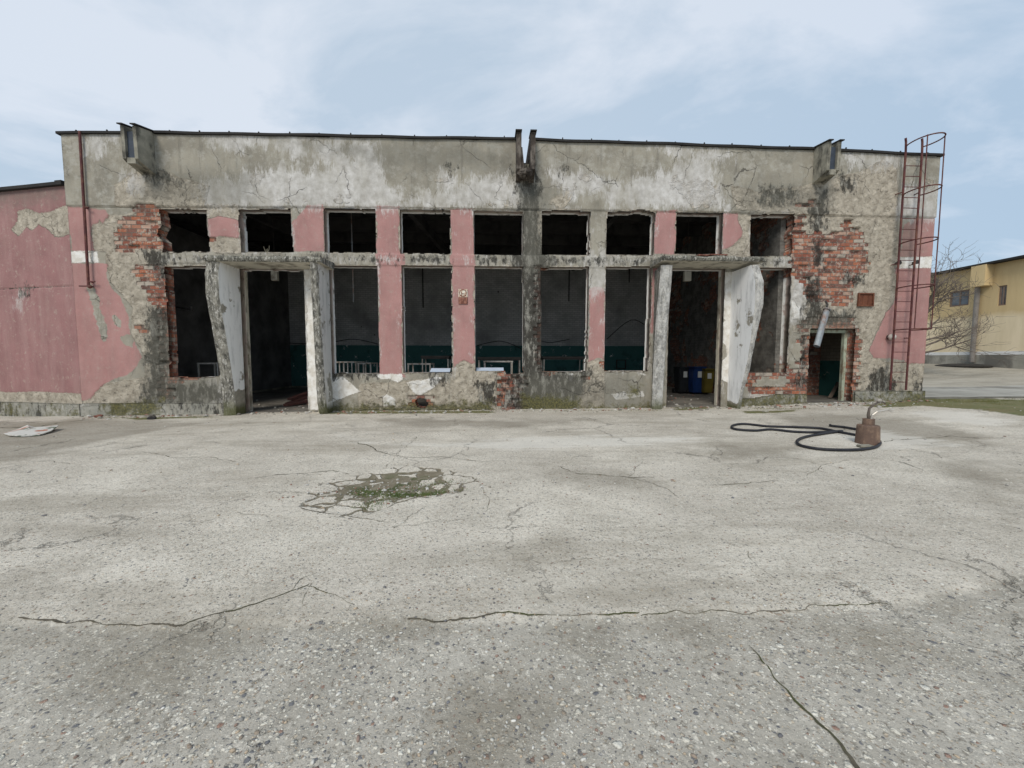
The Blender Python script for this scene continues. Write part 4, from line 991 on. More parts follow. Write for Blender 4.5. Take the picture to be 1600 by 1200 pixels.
    # yard beyond: dusty grey-brown with pale road
    fm2 = b.mr(fa, .5, .56); yard = b.mix(b.mr(b.noise(.5, 8, .7, b.map((.3, 1, 1))), .42, .6), (.36, .33, .27), (.17, .155, .12))
    col = b.mix(b.math('MULTIPLY', fm2, .75), col, yard)
    H = b.math('SUBTRACT', H, b.math('ADD', b.math('MULTIPLY', cm, 1.2), b.math('MULTIPLY', pc, 2.0)))
    H = b.math('ADD', H, b.math('MULTIPLY', b.noise(20, 6, .7), 1.2))
    return b.fin(col, b.bump(H, 1.0, .011))
M_GROUND = ground_material()
M_CRACK = simple('crack_dirt', (.12, .105, .078), (.06, .054, .04), .98, 9, .8, 60, dirt=(.07, .075, .03), dscale=2)
# crack strips: jagged slivers of dirt lying in the joints of the same ground mesh
cvx, cvf = [], []
def crack(px, w0=.012, w1=None, jag=.03, seed=0, isworld=False):
    w1 = w0 if w1 is None else w1
    P = px if isworld else gp(px); pts = []
    for (a, c) in zip(P[:-1], P[1:]):
        L_ = math.hypot(c[0] - a[0], c[1] - a[1]); n = max(2, int(L_ / .011))
        for i in range(n): t = i / n; pts.append((a[0] + (c[0] - a[0]) * t, a[1] + (c[1] - a[1]) * t))
    pts.append(P[-1]); pts = np.array(pts); s = np.arange(len(pts)) * .011
    d = np.gradient(pts, axis=0); d /= np.linalg.norm(d, axis=1)[:, None] + 1e-9; nrm = np.stack([-d[:, 1], d[:, 0]], -1)
    off = fbm(s, s * 0 + seed * 5.1 + 2, 1.6, 4, seed) * jag * 2.6 + fbm(s, s * 0 + seed * 2.1 + 9, 7, 5, seed + 4) * min(.035, jag * 2.4); wd = .62 * (w0 + (w1 - w0) * np.linspace(0, 1, len(pts))) * (.85 + 1.7 * fbm(s, s * 0 + 30 + seed, 9, 5, seed + 2)); wd = np.maximum(wd, w0 * .18)
    wd[0] = wd[-1] = .0012
    c = pts + nrm * off[:, None]
    for k, sg in ((0, 1), (1, -1)): pass
    a = c + nrm * wd[:, None] / 2; e = c - nrm * wd[:, None] / 2; base = sum(len(x) for x in cvx)
    row = np.empty((2 * len(c), 3)); row[0::2, :2] = a; row[1::2, :2] = e
    row[:, 2] = np.nan; cvx.append(row)
    for i in range(len(c) - 1): cvf.append([base + 2 * i, base + 2 * i + 1, base + 2 * i + 3, base + 2 * i + 2])
crack([(30, 962), (60, 967), (100, 972), (160, 976), (285, 976), (330, 962), (400, 945), (440, 930), (484, 912)], .016, .012, .012, 1)
crack([(484, 912), (470, 930), (465, 950)], .005, .003, .02, 2); crack([(440, 930), (470, 905), (495, 893)], .007, .004, .02, 3)
crack([(484, 912), (505, 918), (530, 925), (555, 945)], .009, .004, .02, 4)
crack([(635, 968), (700, 968), (740, 966), (775, 961), (820, 960), (860, 964), (900, 963), (960, 960), (1000, 958)], .017, .013, .014, 5)
crack([(1000, 958), (1080, 955), (1160, 957), (1230, 950), (1290, 946)], .006, .006, .012, 6); crack([(1290, 946), (1340, 944), (1390, 940)], .009, .004, .012, 7)
crack([(685, 968), (675, 985), (680, 1000)], .004, .002, .015, 8)
crack([(548, 690), (575, 698), (610, 712), (640, 716), (700, 717), (790, 721)], .03, .012, .05, 9); crack([(655, 682), (640, 700), (610, 712)], .015, .006, .05, 10)
crack([(400, 745), (450, 741), (520, 736), (545, 740)], .02, .02, .04, 11); crack([(380, 770), (440, 768), (475, 772)], .012, .008, .04, 12)
crack([(470, 793), (510, 803), (550, 809), (600, 815)], .018, .006, .02, 13); crack([(665, 790), (610, 825), (700, 815), (760, 806)], .005, .004, .03, 14)
crack([(870, 730), (900, 740), (940, 742), (985, 746), (1020, 744)], .02, .02, .05, 15); crack([(985, 746), (1040, 762), (1060, 775)], .01, .006, .04, 16); crack([(1000, 720), (985, 746)], .01, .006, .04, 17)
crack([(215, 707), (270, 716), (330, 714), (370, 722)], .02, .008, .06, 18); crack([(0, 726), (80, 720), (130, 726)], .012, .008, .06, 19)
crack([(1100, 758), (1160, 756), (1220, 752)], .018, .014, .05, 20); crack([(1270, 745), (1290, 728), (1330, 720)], .012, .008, .05, 21); crack([(1360, 715), (1400, 722), (1440, 735)], .02, .012, .05, 22)
crack([(1380, 690), (1480, 680), (1530, 684)], .03, .02, .06, 23); crack([(0, 668), (60, 668), (100, 660), (180, 652)], .08, .03, .06, 24)
crack([(1195, 1035), (1230, 1075), (1270, 1120), (1310, 1165), (1350, 1215)], .012, .022, .02, 25); crack([(1170, 1005), (1195, 1035)], .004, .012, .01, 26)
crack([(1090, 655), (1180, 668), (1260, 664)], .02, .01, .08, 27); crack([(300, 820), (370, 800), (420, 806)], .004, .006, .03, 28)
crack([(1216, 906), (1185, 885), (1170, 862)], .004, .006, .02, 29); crack([(860, 880), (960, 872), (1060, 880)], .003, .003, .03, 30)
crack([(560, 770), (600, 730), (640, 680)], .006, .004, .05, 31); crack([(745, 748), (760, 780), (750, 800)], .01, .006, .04, 32)
CV = np.concatenate(cvx)
def gsurf(x, y):
    """height of the ground mesh at points, bilinear"""
    i = np.clip(np.searchsorted(gx, x) - 1, 0, nx_ - 2); j = np.clip(np.searchsorted(gy, y) - 1, 0, ny_ - 2)
    tx = (x - gx[i]) / (gx[i + 1] - gx[i]); ty = (y - gy[j]) / (gy[j + 1] - gy[j]); Zg = gz.reshape(nx_, ny_)
    return (Zg[i, j] * (1 - tx) + Zg[i + 1, j] * tx) * (1 - ty) + (Zg[i, j + 1] * (1 - tx) + Zg[i + 1, j + 1] * tx) * ty
CV[:, 2] = gsurf(CV[:, 0], CV[:, 1]) + .003
N0 = len(V); V2 = np.concatenate([V, CV]); F2 = np.concatenate([Fq, np.array(cvf) + N0])
z4 = np.zeros((len(CV), 4)); mi = np.concatenate([np.zeros(len(Fq)), np.ones(len(cvf))])
go = np_mesh('ground', V2, F2, [M_GROUND, M_CRACK], None, mi, {'A': np.concatenate([GA, z4]), 'B': np.concatenate([GB, z4])})
tag(go, kind='structure')
def gz1(x, y): return float(gsurf(np.array([x]), np.array([y]))[0])
# road beyond the right end of the workshop, with a low kerb
M_ROAD = simple('pale_dusty_road', (.40, .385, .34), (.28, .27, .24), .95, .8, .4, 20, dirt=(.2, .19, .165), dscale=.5)
M_KERB = simple('old_kerb_concrete', (.20, .19, .16), (.12, .115, .10), .95, 3, .5, 30)
def strip(name, x0, x1, y0, y1, h, mat, kind='structure', n=60, m=10):
    bm = bmesh.new(); g = []
    for i in range(n + 1):
        x = x0 + (x1 - x0) * i / n; g.append([bm.verts.new((x, y0 + (y1 - y0) * j / m, gz1(x, y0 + (y1 - y0) * j / m) + h)) for j in range(m + 1)])
    for i in range(n):
        for j in range(m): bm.faces.new([g[i][j], g[i + 1][j], g[i + 1][j + 1], g[i][j + 1]])
    e = bmesh.ops.extrude_face_region(bm, geom=bm.faces[:]); bmesh.ops.translate(bm, verts=[v for v in e['geom'] if isinstance(v, bmesh.types.BMVert)], vec=(0, 0, -h - .08))
    o = from_bm(name, bm, mat); tag(o, kind=kind); return o
strip('road', 12.95, 29.0, .25, 3.6, .02, M_ROAD); strip('kerb', 12.9, 29.0, .1, .24, .05, M_KERB)

# ---- loose pebbles (uncountable): one object
M_PEB = NB('pebble_stone', .85)
b = M_PEB; at = b.n('ShaderNodeAttribute', attribute_name='pc'); M_PEB = b.fin(b.mix(b.mr(b.noise(90, 3), .35, .65, 0, .4), at.outputs['Color'], (.2, .19, .17)), b.bump(b.noise(150, 3), .3, .003))
bmi = bmesh.new(); bmesh.ops.create_icosphere(bmi, subdivisions=1, radius=1.0); bmi.verts.ensure_lookup_table()
iv = np.array([v.co[:] for v in bmi.verts]); itf = np.array([[v.index for v in f.verts] for f in bmi.faces]); bmi.free()
pv, pf, pcx = [], [], []
palette = np.array([(.62, .60, .54), (.72, .70, .64), (.45, .43, .38), (.30, .29, .27), (.52, .41, .29), (.17, .17, .18), (.32, .25, .19), (.58, .56, .50), (.66, .63, .55), (.28, .19, .15)])
cnt = 0
for k in range(7600):
    if k < 6400:
        r = 1.3 + 3.4 * rng.random() ** 1.3; a = rng.uniform(-.98, .98) + YAW; x = CAMP[0] + math.sin(a) * r / max(.35, math.cos(a)) ** .5; y = CAMP[1] + math.cos(a) * r
        s = .0022 + .0075 * rng.random() ** 3.2
        if y > -8.6 and rng.random() < .8: continue
    else:
        x = rng.uniform(-10, 13); y = rng.uniform(-7.5, -.1); s = .006 + .012 * rng.random() ** 3
    if abs(float(x)) > 14 or vnoise(np.array([x * 1.3]), np.array([y * 1.3]), 55)[0] < .32: continue
    ax = np.array([s * rng.uniform(.8, 1.7), s * rng.uniform(.7, 1.1), s * rng.uniform(.4, .7)]); th = rng.uniform(0, 6.28); c_, s_ = math.cos(th), math.sin(th)
    q = iv * (1 + rng.uniform(-.16, .16, (len(iv), 1))) * ax; q = np.stack([q[:, 0] * c_ - q[:, 1] * s_, q[:, 0] * s_ + q[:, 1] * c_, q[:, 2]], -1)
    pv.append(q + np.array([x, y, gz1(x, y) + ax[2] * .45])); pf.append(itf + cnt * len(iv)); pcx.append(np.tile(np.append(palette[rng.integers(len(palette))] * rng.uniform(.75, 1.1), 1), (len(iv), 1))); cnt += 1
pv = np.concatenate(pv); pf = np.concatenate(pf)
me = bpy.data.meshes.new('pebbles'); me.from_pydata(pv.tolist(), [], pf.tolist()); at = me.attributes.new('pc', 'FLOAT_COLOR', 'POINT'); at.data.foreach_set('color', np.concatenate(pcx).astype(np.float32).ravel())
for p in me.polygons: p.use_smooth = True
o = link('pebbles', me, M_PEB); tag(o, 'small loose pebbles strewn over the worn concrete yard', 'gravel', kind='stuff')
# ---- grass in the broken patch
def grass_mat(name, c1, c2):
    return simple(name, c1, c2, .7, 8, .1, 30)
def blades(name, spots, mat, label, hmin=.015, hmax=.05, per=60, spread=.1):
    v, f = [], []
    for (cx, cy, dens) in spots:
        for k in range(int(per * dens)):
            x = cx + rng.normal() * spread; y = cy + rng.normal() * spread * .5; z = gz1(x, y); h = rng.uniform(hmin, hmax); a = rng.uniform(0, 6.28); w_ = .0025
            lx, ly = rng.normal() * h * .5, rng.normal() * h * .5; n0 = len(v); c, s = math.cos(a) * w_, math.sin(a) * w_
            v += [(x - c, y - s, z - .003), (x + c, y + s, z - .003), (x + lx * .4 + c * .7, y + ly * .4 + s * .7, z + h * .6), (x + lx * .4 - c * .7, y + ly * .4 - s * .7, z + h * .6), (x + lx, y + ly, z + h)]
            f += [(n0, n0 + 1, n0 + 2, n0 + 3), (n0 + 3, n0 + 2, n0 + 4)]
    me = bpy.data.meshes.new(name); me.from_pydata(v, [], f); o = link(name, me, mat); tag(o, label, 'grass', kind='stuff'); return o
M_GR = grass_mat('short_grass', (.07, .125, .025), (.12, .15, .045))
blades('grass', [(*G(573, 766), 2), (*G(580, 769), 2), (*G(620, 771), 2.5), (*G(632, 768), 2), (*G(655, 770), 2), (*G(672, 768), 1.5), (*G(585, 784), 1.2), (*G(576, 792), .8), (*G(690, 766), .8), (*G(700, 752), .6), (*G(668, 754), .7), (*G(650, 760), .8)], M_GR, 'tufts of short green grass growing in the broken patch of concrete', .008, .03, 110, .09)
M_GR2 = grass_mat('mossy_grass', (.10, .12, .03), (.17, .15, .05))
sp = []
for k in range(170):
    x = rng.uniform(12.2, 22); sp.append((x, -.45 + rng.normal() * .28, .5))
for px in list(range(515, 770, 9)) + list(range(820, 1040, 12)): sp.append((*G(px, 642), .25))
for px in range(1180, 1264, 9): sp.append((*G(px, 639), .4))
for px in range(170, 340, 10): sp.append((*G(px, 653), .3))
blades('wall_foot_weeds', sp, M_GR2, 'low mossy weeds along the foot of the walls and beside the road kerb', .01, .04, 90, .10)

# ================================================================== CAGED LADDER
M_LAD = simple('ladder_rust_red_paint', (.115, .035, .035), (.075, .03, .03), .7, 9, .3, 80, dirt=(.16, .07, .05), dscale=8)
lo = .20
a0, a1 = W(1414, 240, lo), W(1392, 606, lo); c0, c1 = W(1441, 240, lo), W(1415, 609, lo)
uLd = (a0[0] + a1[0]) / 2; uRd = (c0[0] + c1[0]) / 2; zLb = .56; zLt = W(1414, 222, lo)[1]
lad = empty('caged_ladder', ((uLd + uRd) / 2, -lo, zLb), 'rusty red steel access ladder with hooped safety cage at the right end of the workshop', 'ladder')
for u in (uLd, uRd):
    bm = bmesh.new(); tube(bm, [(u, -lo, zLb), (u, -lo, zLt - .25), (u - .01, -lo, zLt), (u - .05, -lo - .02, zLt + .1)], .026, 8); from_bm('rail', bm, M_LAD, lad)
zr0, zr1 = W(1428, 259, lo)[1], W(1405, 597, lo)[1]
for k in range(22):
    z = zr0 + (zr1 - zr0) * k / 21 + random.uniform(-.004, .004); bm = bmesh.new(); tube(bm, [(uLd, -lo, z), (uRd, -lo, z + random.uniform(-.006, .006))], .0105, 6); from_bm('rung', bm, M_LAD, lad)
hz = [W(1414, 229, lo)[1], W(1413, 305, lo)[1], W(1408, 382, lo)[1], W(1402, 451, lo)[1], W(1398, 516, lo)[1]]
um = (uLd + uRd) / 2; rw = .325; dep = .68
def hoop_pts(z, n=22):
    p = []
    for i in range(n + 1):
        a = math.pi * (-.12 + 1.24 * i / n); x = um - math.cos(a) * rw; y = -lo - .30 - math.sin(a) * (dep - .30) if math.sin(a) > 0 else -lo - .30 - math.sin(a) * .5
        p.append((x, y, z))
    return [(uLd, -lo, z)] + p + [(uRd, -lo, z)]
for z in hz:
    bm = bmesh.new(); P_ = hoop_pts(z); tube(bm, P_, .017, 6); from_bm('cage_hoop', bm, M_LAD, lad)
for a in (.22, .5, .80):
    x = um - math.cos(math.pi * a) * rw; y = -lo - .30 - math.sin(math.pi * a) * (dep - .30)
    if a == .5: continue
    bm = bmesh.new(); tube(bm, [(x, y - .01, hz[-1] - .01), (x + .01, y - .012, (hz[0] + hz[-1]) / 2), (x, y - .01, hz[0] + .02)], .014, 6); from_bm('cage_bar', bm, M_LAD, lad)
for z in (W(1405, 412, lo)[1], W(1400, 528, lo)[1], W(1412, 300, lo)[1]):
    for u in (uLd, uRd):
        bm = bmesh.new(); tube(bm, [(u, -lo, z), (u + (-.04 if u == uLd else .04), -.02, z)], .014, 6); from_bm('wall_bracket', bm, M_LAD, lad)
# round white fittings on the wall behind the ladder
M_GLASS = simple('dirty_white_glass', (.55, .52, .47), (.42, .39, .35), .5, 6, .2, 40)
M_DARKM = simple('dark_iron', (.05, .045, .042), (.03, .028, .026), .6, 6, .3, 60)
p = W(1388, 527); l1 = empty('round_wall_fitting', (p[0], -.03, p[1]), 'round dirty white wall fitting low beside the left rail of the ladder', 'lamp')
bm = bmesh.new(); bmesh.ops.create_uvsphere(bm, u_segments=16, v_segments=10, radius=.095, matrix=Matrix.Translation((p[0], -.11, p[1]))); from_bm('globe', bm, M_GLASS, l1, True)
bm = bmesh.new(); bmesh.ops.create_cone(bm, segments=16, radius1=.07, radius2=.07, depth=.06, cap_ends=True, matrix=Matrix.Translation((p[0], -.015, p[1])) @ Matrix.Rotation(math.pi / 2, 4, 'X')); from_bm('base', bm, M_DARKM, l1)
for (px, py, nm_) in ((1399, 412, 'dark round bolt head on the wall left of the ladder by the white band'), (1426, 411, 'dark round bolt head on the wall between the ladder rails by the white band')):
    p = W(px, py); o_ = bmesh.new(); bmesh.ops.create_cone(o_, segments=12, radius1=.06, radius2=.035, depth=.12, cap_ends=True, matrix=Matrix.Translation((p[0], -.07, p[1])) @ Matrix.Rotation(-math.pi / 2, 4, 'X')); o = from_bm('anchor_bolt', o_, M_DARKM); tag(o, nm_, 'bolt')

# ================================================================== RUSTY VENT PIPE at the left end
vp = empty('thin_rusty_pipe', (W(126, 300, .1)[0], -.1, W(136, 447)[1]), 'thin rusty red pipe fixed upright to the left end of the workshop wall', 'pipe')
a = W(126, 208, .1); c = W(137, 446, .1); uu = (a[0] + c[0]) / 2
bm = bmesh.new(); tube(bm, [(a[0] * .5 + uu * .5, -.1, a[1] + .05), (uu, -.1, W(130, 330, .1)[1]), (c[0] * .5 + uu * .5, -.1, c[1])], .03, 8); from_bm('pipe_shaft', bm, M_LAD, vp)
for py, dx_, l_ in ((447, -.26, .26), (440, .0, .15), (324, 0, .12)):
    z = W(135, py, .1)[1]; bm = bmesh.new(); tube(bm, [(uu + dx_, -.1, z), (uu + dx_ + l_, -.1, z)], .018, 6); tube(bm, [(uu, -.1, z), (uu, .02, z)], .018, 6); from_bm('bracket', bm, M_LAD, vp)
bm = bmesh.new(); bmesh.ops.create_uvsphere(bm, u_segments=10, v_segments=8, radius=.05, matrix=Matrix.Translation((uu + .01, -.1, W(137, 448, .1)[1]))); from_bm('end_cap', bm, M_LAD, vp)

# ================================================================== SIGN on the pink pier
M_SW = simple('enamel_white_rusting', (.72, .68, .58), (.60, .54, .44), .5, 12, .2, 60, dirt=(.35, .16, .08), dscale=22)
M_SB = simple('rust_brown_plate', (.17, .06, .04), (.12, .05, .035), .7, 20, .4, 90, dirt=(.3, .14, .1), dscale=14)
p = W(723.5, 459); sg = empty('hydrant_sign', (p[0], -.02, p[1]), 'small rusty white square sign with ring emblem above a brown plate on pink pier', 'sign')
hw = .125; z1 = W(723, 452)[1]; z0 = W(723, 464.5)[1]; zl = W(723, 475)[1]
bbox_obj('plate', sg, M_SW, (p[0] - hw, p[0] + hw, -.03, -.018, z0, z1)); bbox_obj('lower_plate', sg, M_SB, (p[0] - hw, p[0] + hw, -.028, -.017, zl, z0 - .004))
cz_ = (z0 + z1) / 2 + .003
bm = bmesh.new()
n = 28; R0, R1 = .105, .085
ri = [[bm.verts.new((p[0] + r * math.cos(2 * math.pi * k / n), y, cz_ + r * math.sin(2 * math.pi * k / n))) for k in range(n)] for r, y in ((R0, -.031), (R0, -.036), (R1, -.036), (R1, -.031))]
for q in range(3):
    for k in range(n): bm.faces.new([ri[q][k], ri[q][(k + 1) % n], ri[q + 1][(k + 1) % n], ri[q + 1][k]])
from_bm('ring_emblem', bm, M_SB, sg)
bm = bmesh.new()
for (x0, x1, za, zb_) in ((-.05, -.035, -.045, .03), (-.03, .02, -.02, -.005), (-.01, .0, -.055, -.02), (.02, .05, -.03, -.02), (-.055, -.02, -.065, -.052)):
    box(bm, p[0] + x0, p[0] + x1, -.035, -.0305, cz_ + za, cz_ + zb_)
from_bm('emblem_marks', bm, M_SB, sg)
bm = bmesh.new(); box(bm, p[0] - .035, p[0] + .03, -.034, -.0305, z1 - .035, z1 - .004); from_bm('rust_spot', bm, M_SB, sg)

# ================================================================== RUSTY WALL HATCH at the right
b = NB('rusty_grille', .8); cc = b.mix(b.mr(b.noise(7, 6, .7), .4, .6), (.11, .04, .022), (.17, .065, .035)); cc = b.mix(b.mr(b.noise(22, 5, .7), .55, .65), cc, (.08, .035, .025)); M_HATCH = b.fin(cc, b.bump(b.noise(50, 5), .5, .01))
a = W(1340, 458); c = W(1363, 479); h = empty('wall_hatch', ((a[0] + c[0]) / 2, -.01, c[1]), 'small square rust-brown metal hatch in the plaster beside the brick patch', 'hatch')
x0, x1, z0, z1 = a[0], c[0], c[1], a[1]; fw = .035
bbox_obj('frame', h, M_HATCH, (x0, x1, -.05, .0, z1 - fw, z1), (x0, x1, -.05, .0, z0, z0 + fw), (x0, x0 + fw, -.049, .0, z0 + fw, z1 - fw), (x1 - fw, x1, -.049, .0, z0 + fw, z1 - fw))
bbox_obj('back_plate', h, M_HATCH, (x0 + fw, x1 - fw, -.018, -.002, z0 + fw, z1 - fw))
for k in range(1, 3):
    xx = x0 + (x1 - x0) * k / 3; bbox_obj('rib', h, M_HATCH, (xx - .007, xx + .007, -.024, -.0185, z0 + fw, z1 - fw))

# ================================================================== SLANTED METAL TUBE over the small doorway
M_GALV = simple('worn_galvanised_sheet', (.30, .33, .35), (.22, .24, .25), .55, 5, .3, 40, metal=.3, dirt=(.22, .15, .12), dscale=4)
a = W(1291, 484, .1); c = W(1275, 541, .38)
st_ = empty('hanging_metal_pipe', (a[0], -.1, a[1]), 'long grey metal pipe hanging aslant over the small right doorway', 'lamp housing')
A_ = Vector((a[0], -.12, a[1])); C_ = Vector((c[0], -.40, c[1])); d_ = (C_ - A_).normalized(); s_ = Vector((1, 0, 0)); s_ = (s_ - d_ * s_.dot(d_)).normalized(); n_ = d_.cross(s_)
bm = bmesh.new(); rings = []
for t in (0, .12, .5, 1.0):
    q = A_ + (C_ - A_) * t; R = .085 if t > 0 else .07
    rings.append([bm.verts.new(q + s_ * (math.cos(k) * R) + n_ * (math.sin(k) * R * .75)) for k in [math.pi * 2 * i / 14 for i in range(14)]])
for i in range(3):
    for k in range(14): bm.faces.new([rings[i][k], rings[i][(k + 1) % 14], rings[i + 1][(k + 1) % 14], rings[i + 1][k]])
bm.faces.new(rings[0])
from_bm('tube_body', bm, M_GALV, st_, False)
bm = bmesh.new(); tube(bm, [A_ + d_ * .02, A_ + Vector((.06, .05, .16)), A_ + Vector((.07, .13, .26))], .022, 7); from_bm('bracket', bm, M_DARKM, st_)
bm = bmesh.new(); bmesh.ops.create_cone(bm, segments=14, radius1=.095, radius2=.095, depth=.03, cap_ends=True, matrix=Matrix.Translation(A_) @ d_.to_track_quat('Z', 'Y').to_matrix().to_4x4()); from_bm('end_ring', bm, M_GALV, st_)

# ================================================================== HOSE / CABLE COIL and STANDPIPE
M_HOSE = simple('black_rubber_cable', (.018, .019, .023), (.028, .029, .034), .55, 8, .2, 60)
hp = [(1347, 677), (1300, 672), (1250, 668), (1200, 668), (1165, 668), (1145, 670), (1142, 667), (1155, 664.5), (1180, 666), (1200, 671), (1230, 675), (1270, 677), (1310, 677), (1345, 675)]
hp2 = [(1346, 671), (1320, 668), (1300, 666), (1297, 664)]
def smooth_path(P, n=8):
    out = []; P = [Vector(p) for p in P]
    for i in range(len(P) - 1):
        p0 = P[max(i - 1, 0)]; p1 = P[i]; p2 = P[i + 1]; p3 = P[min(i + 2, len(P) - 1)]
        for k in range(n):
            t = k / n; out.append(.5 * ((2 * p1) + (p2 - p0) * t + (2 * p0 - 5 * p1 + 4 * p2 - p3) * t * t + (3 * p1 - p0 - 3 * p2 + p3) * t ** 3))
    out.append(P[-1]); return out
def hose(pxs, name, label, r=.027, parent=None, lift=0.0):
    r = .023
    P = []
    for k, q in enumerate(pxs):
        x, y = G(*q); P.append((x, y, gz1(x, y) + r + .004 + (lift * math.sin(math.pi * k / (len(pxs) - 1)))))
    bm = bmesh.new(); tube(bm, smooth_path(P), r, 8); o = from_bm(name, bm, M_HOSE, parent, True); return o
long_ = [(1344, 683), (1310, 677), (1280, 671), (1240, 669), (1200, 668), (1165, 664.5), (1148, 666), (1143, 670), (1152, 673.5), (1180, 675), (1205, 673), (1240, 676.5), (1275, 677.5), (1315, 676), (1298, 678), (1262, 684), (1246, 691), (1250, 698), (1275, 703.5), (1310, 706), (1345, 705), (1368, 701), (1375, 694), (1369, 688), (1358, 686)]
o = hose(long_, 'cable_coil', ''); tag(o, 'thick black rubber cable looped in loose coils on the yard beside the rusty standpipe', 'cable')
o = hose([(1342, 674), (1320, 670), (1300, 667.5), (1297, 666)], 'cable_offcut', ''); tag(o, 'short straight piece of black cable behind the rusty standpipe', 'cable')
bx_, by_ = G(1355, 693); bz = gz1(bx_, by_)
M_SP = simple('standpipe_brown_rust', (.16, .105, .08), (.115, .078, .06), .8, 7, .5, 60, dirt=(.25, .17, .12), dscale=6)
spp = empty('rusty_standpipe', (bx_, by_, bz), 'rusty brown stepped steel standpipe with two bent pipes standing on the concrete', 'standpipe')
k_ = math.hypot(bx_, by_ + 11) ; pm = 1 / 78.0
dist = (by_ + 11) * math.cos(YAW) + bx_ * math.sin(YAW); pm = dist / 600
bm = bmesh.new(); lathe(bm, (bx_, by_, bz - .01), [(15.5 * pm, 0), (15.2 * pm, .02), (14 * pm, 29 * pm), (13.2 * pm, 30.5 * pm), (7.5 * pm, 31 * pm), (7.3 * pm, 39 * pm), (7.6 * pm, 39.3 * pm), (7.6 * pm, 40.5 * pm), (3, 40.7 * pm)][:8] + [(2.5 * pm, 40.7 * pm)], 28); from_bm('body', bm, M_SP, spp)
bm = bmesh.new(); tube(bm, [(bx_ - 0, by_, bz + 38 * pm), (bx_ - 1 * pm, by_, bz + 46 * pm), (bx_ + 0 * pm, by_, bz + 56 * pm), (bx_ + 4 * pm, by_ - .02, bz + 61 * pm), (bx_ + 12 * pm, by_ - .02, bz + 66 * pm), (bx_ + 19 * pm, by_ - .02, bz + 66.5 * pm), (bx_ + 24 * pm, by_ - .02, bz + 63.5 * pm)], [.026, .022, .017, .015, .014, .013, .011], 8); from_bm('upper_pipe', bm, simple('dull_steel_pipe', (.16, .13, .11), (.10, .085, .07), .5, 9, .3, 60, metal=.4), spp)
bm = bmesh.new(); tube(bm, [(bx_ + 1 * pm, by_ - .03, bz + 38 * pm), (bx_ + 2 * pm, by_ - .04, bz + 46 * pm), (bx_ + 8 * pm, by_ - .05, bz + 51 * pm), (bx_ + 20 * pm, by_ - .06, bz + 53.5 * pm), (bx_ + 27 * pm, by_ - .06, bz + 55 * pm)], [.019, .018, .017, .016, .015], 7)
M_BRASS = simple('pale_zinc_pipe', (.52, .50, .46), (.42, .38, .33), .4, 9, .2, 60, metal=.4); from_bm('lower_pipe', bm, M_BRASS, spp)
bm = bmesh.new(); box(bm, bx_ + 9 * pm, bx_ + 15 * pm, by_ - .05, by_ + .02, bz + 67 * pm, bz + 71 * pm); box(bm, bx_ + 11 * pm, bx_ + 13 * pm, by_ - .03, by_, bz + 64 * pm, bz + 67 * pm); bmesh.ops.bevel(bm, geom=bm.edges[:], offset=.006, segments=1, affect='EDGES'); from_bm('tap_handle', bm, M_BRASS, spp)
bm = bmesh.new()
for q in ((22, 55.5, 29, 58), (24, 54, 33, 54.5), (25, 53.5, 31, 51)): tube(bm, [(bx_ + q[0] * pm, by_ - .06, bz + q[1] * pm), (bx_ + q[2] * pm, by_ - .07, bz + q[3] * pm)], .009, 5)
from_bm('tap_spout', bm, M_BRASS, spp)
bm = bmesh.new(); q = G(1351, 699); box(bm, q[0] - .1, q[0] + .12, q[1] - .05, q[1] + .06, bz, bz + .035); bmesh.ops.bevel(bm, geom=bm.edges[:], offset=.012, segments=2, affect='EDGES'); o = from_bm('concrete_chip', bm, M_CONC); tag(o, 'small flat concrete chip lying in front of the rusty standpipe', 'rubble')

# ================================================================== FLAT SCRAP at the left
b = NB('torn_printed_sheet', .6); m1 = b.mr(b.noise(3.0, 4, .6), .58, .62); m2 = b.mr(b.noise(2.2, 4, .6, b.map((1, 1, 1), (4, 4, 4))), .56, .6)
cc = b.mix(m1, (.55, .54, .50), (.40, .18, .12)); cc = b.mix(m2, cc, (.15, .17, .13)); M_SHEET = b.fin(cc, b.bump(b.noise(12, 4), .4, .02))
P_ = [(6, 679), (28, 674), (44, 672), (55, 671.5), (92, 671), (80, 676), (62, 681), (34, 683), (14, 683)]
ps = [G(*q) for q in P_]; bm = bmesh.new(); ctr = (sum(p[0] for p in ps) / 9, sum(p[1] for p in ps) / 9)
hs = [.03, .05, .12, .06, .10, .05, .03, .03, .05]
top_ = [bm.verts.new((x, y, gz1(x, y) + h)) for (x, y), h in zip(ps, hs)]; cz0 = bm.verts.new((ctr[0], ctr[1], gz1(*ctr) + .09))
fs = [bm.faces.new([top_[i], top_[(i + 1) % 9], cz0]) for i in range(9)]
e = bmesh.ops.extrude_face_region(bm, geom=fs); bmesh.ops.translate(bm, verts=[v for v in e['geom'] if isinstance(v, bmesh.types.BMVert)], vec=(0, 0, -.018))
o = from_bm('crumpled_sheet', bm, M_SHEET); tag(o, 'crumpled white and red scrap sheet lying on the ground by the pink annex', 'scrap')

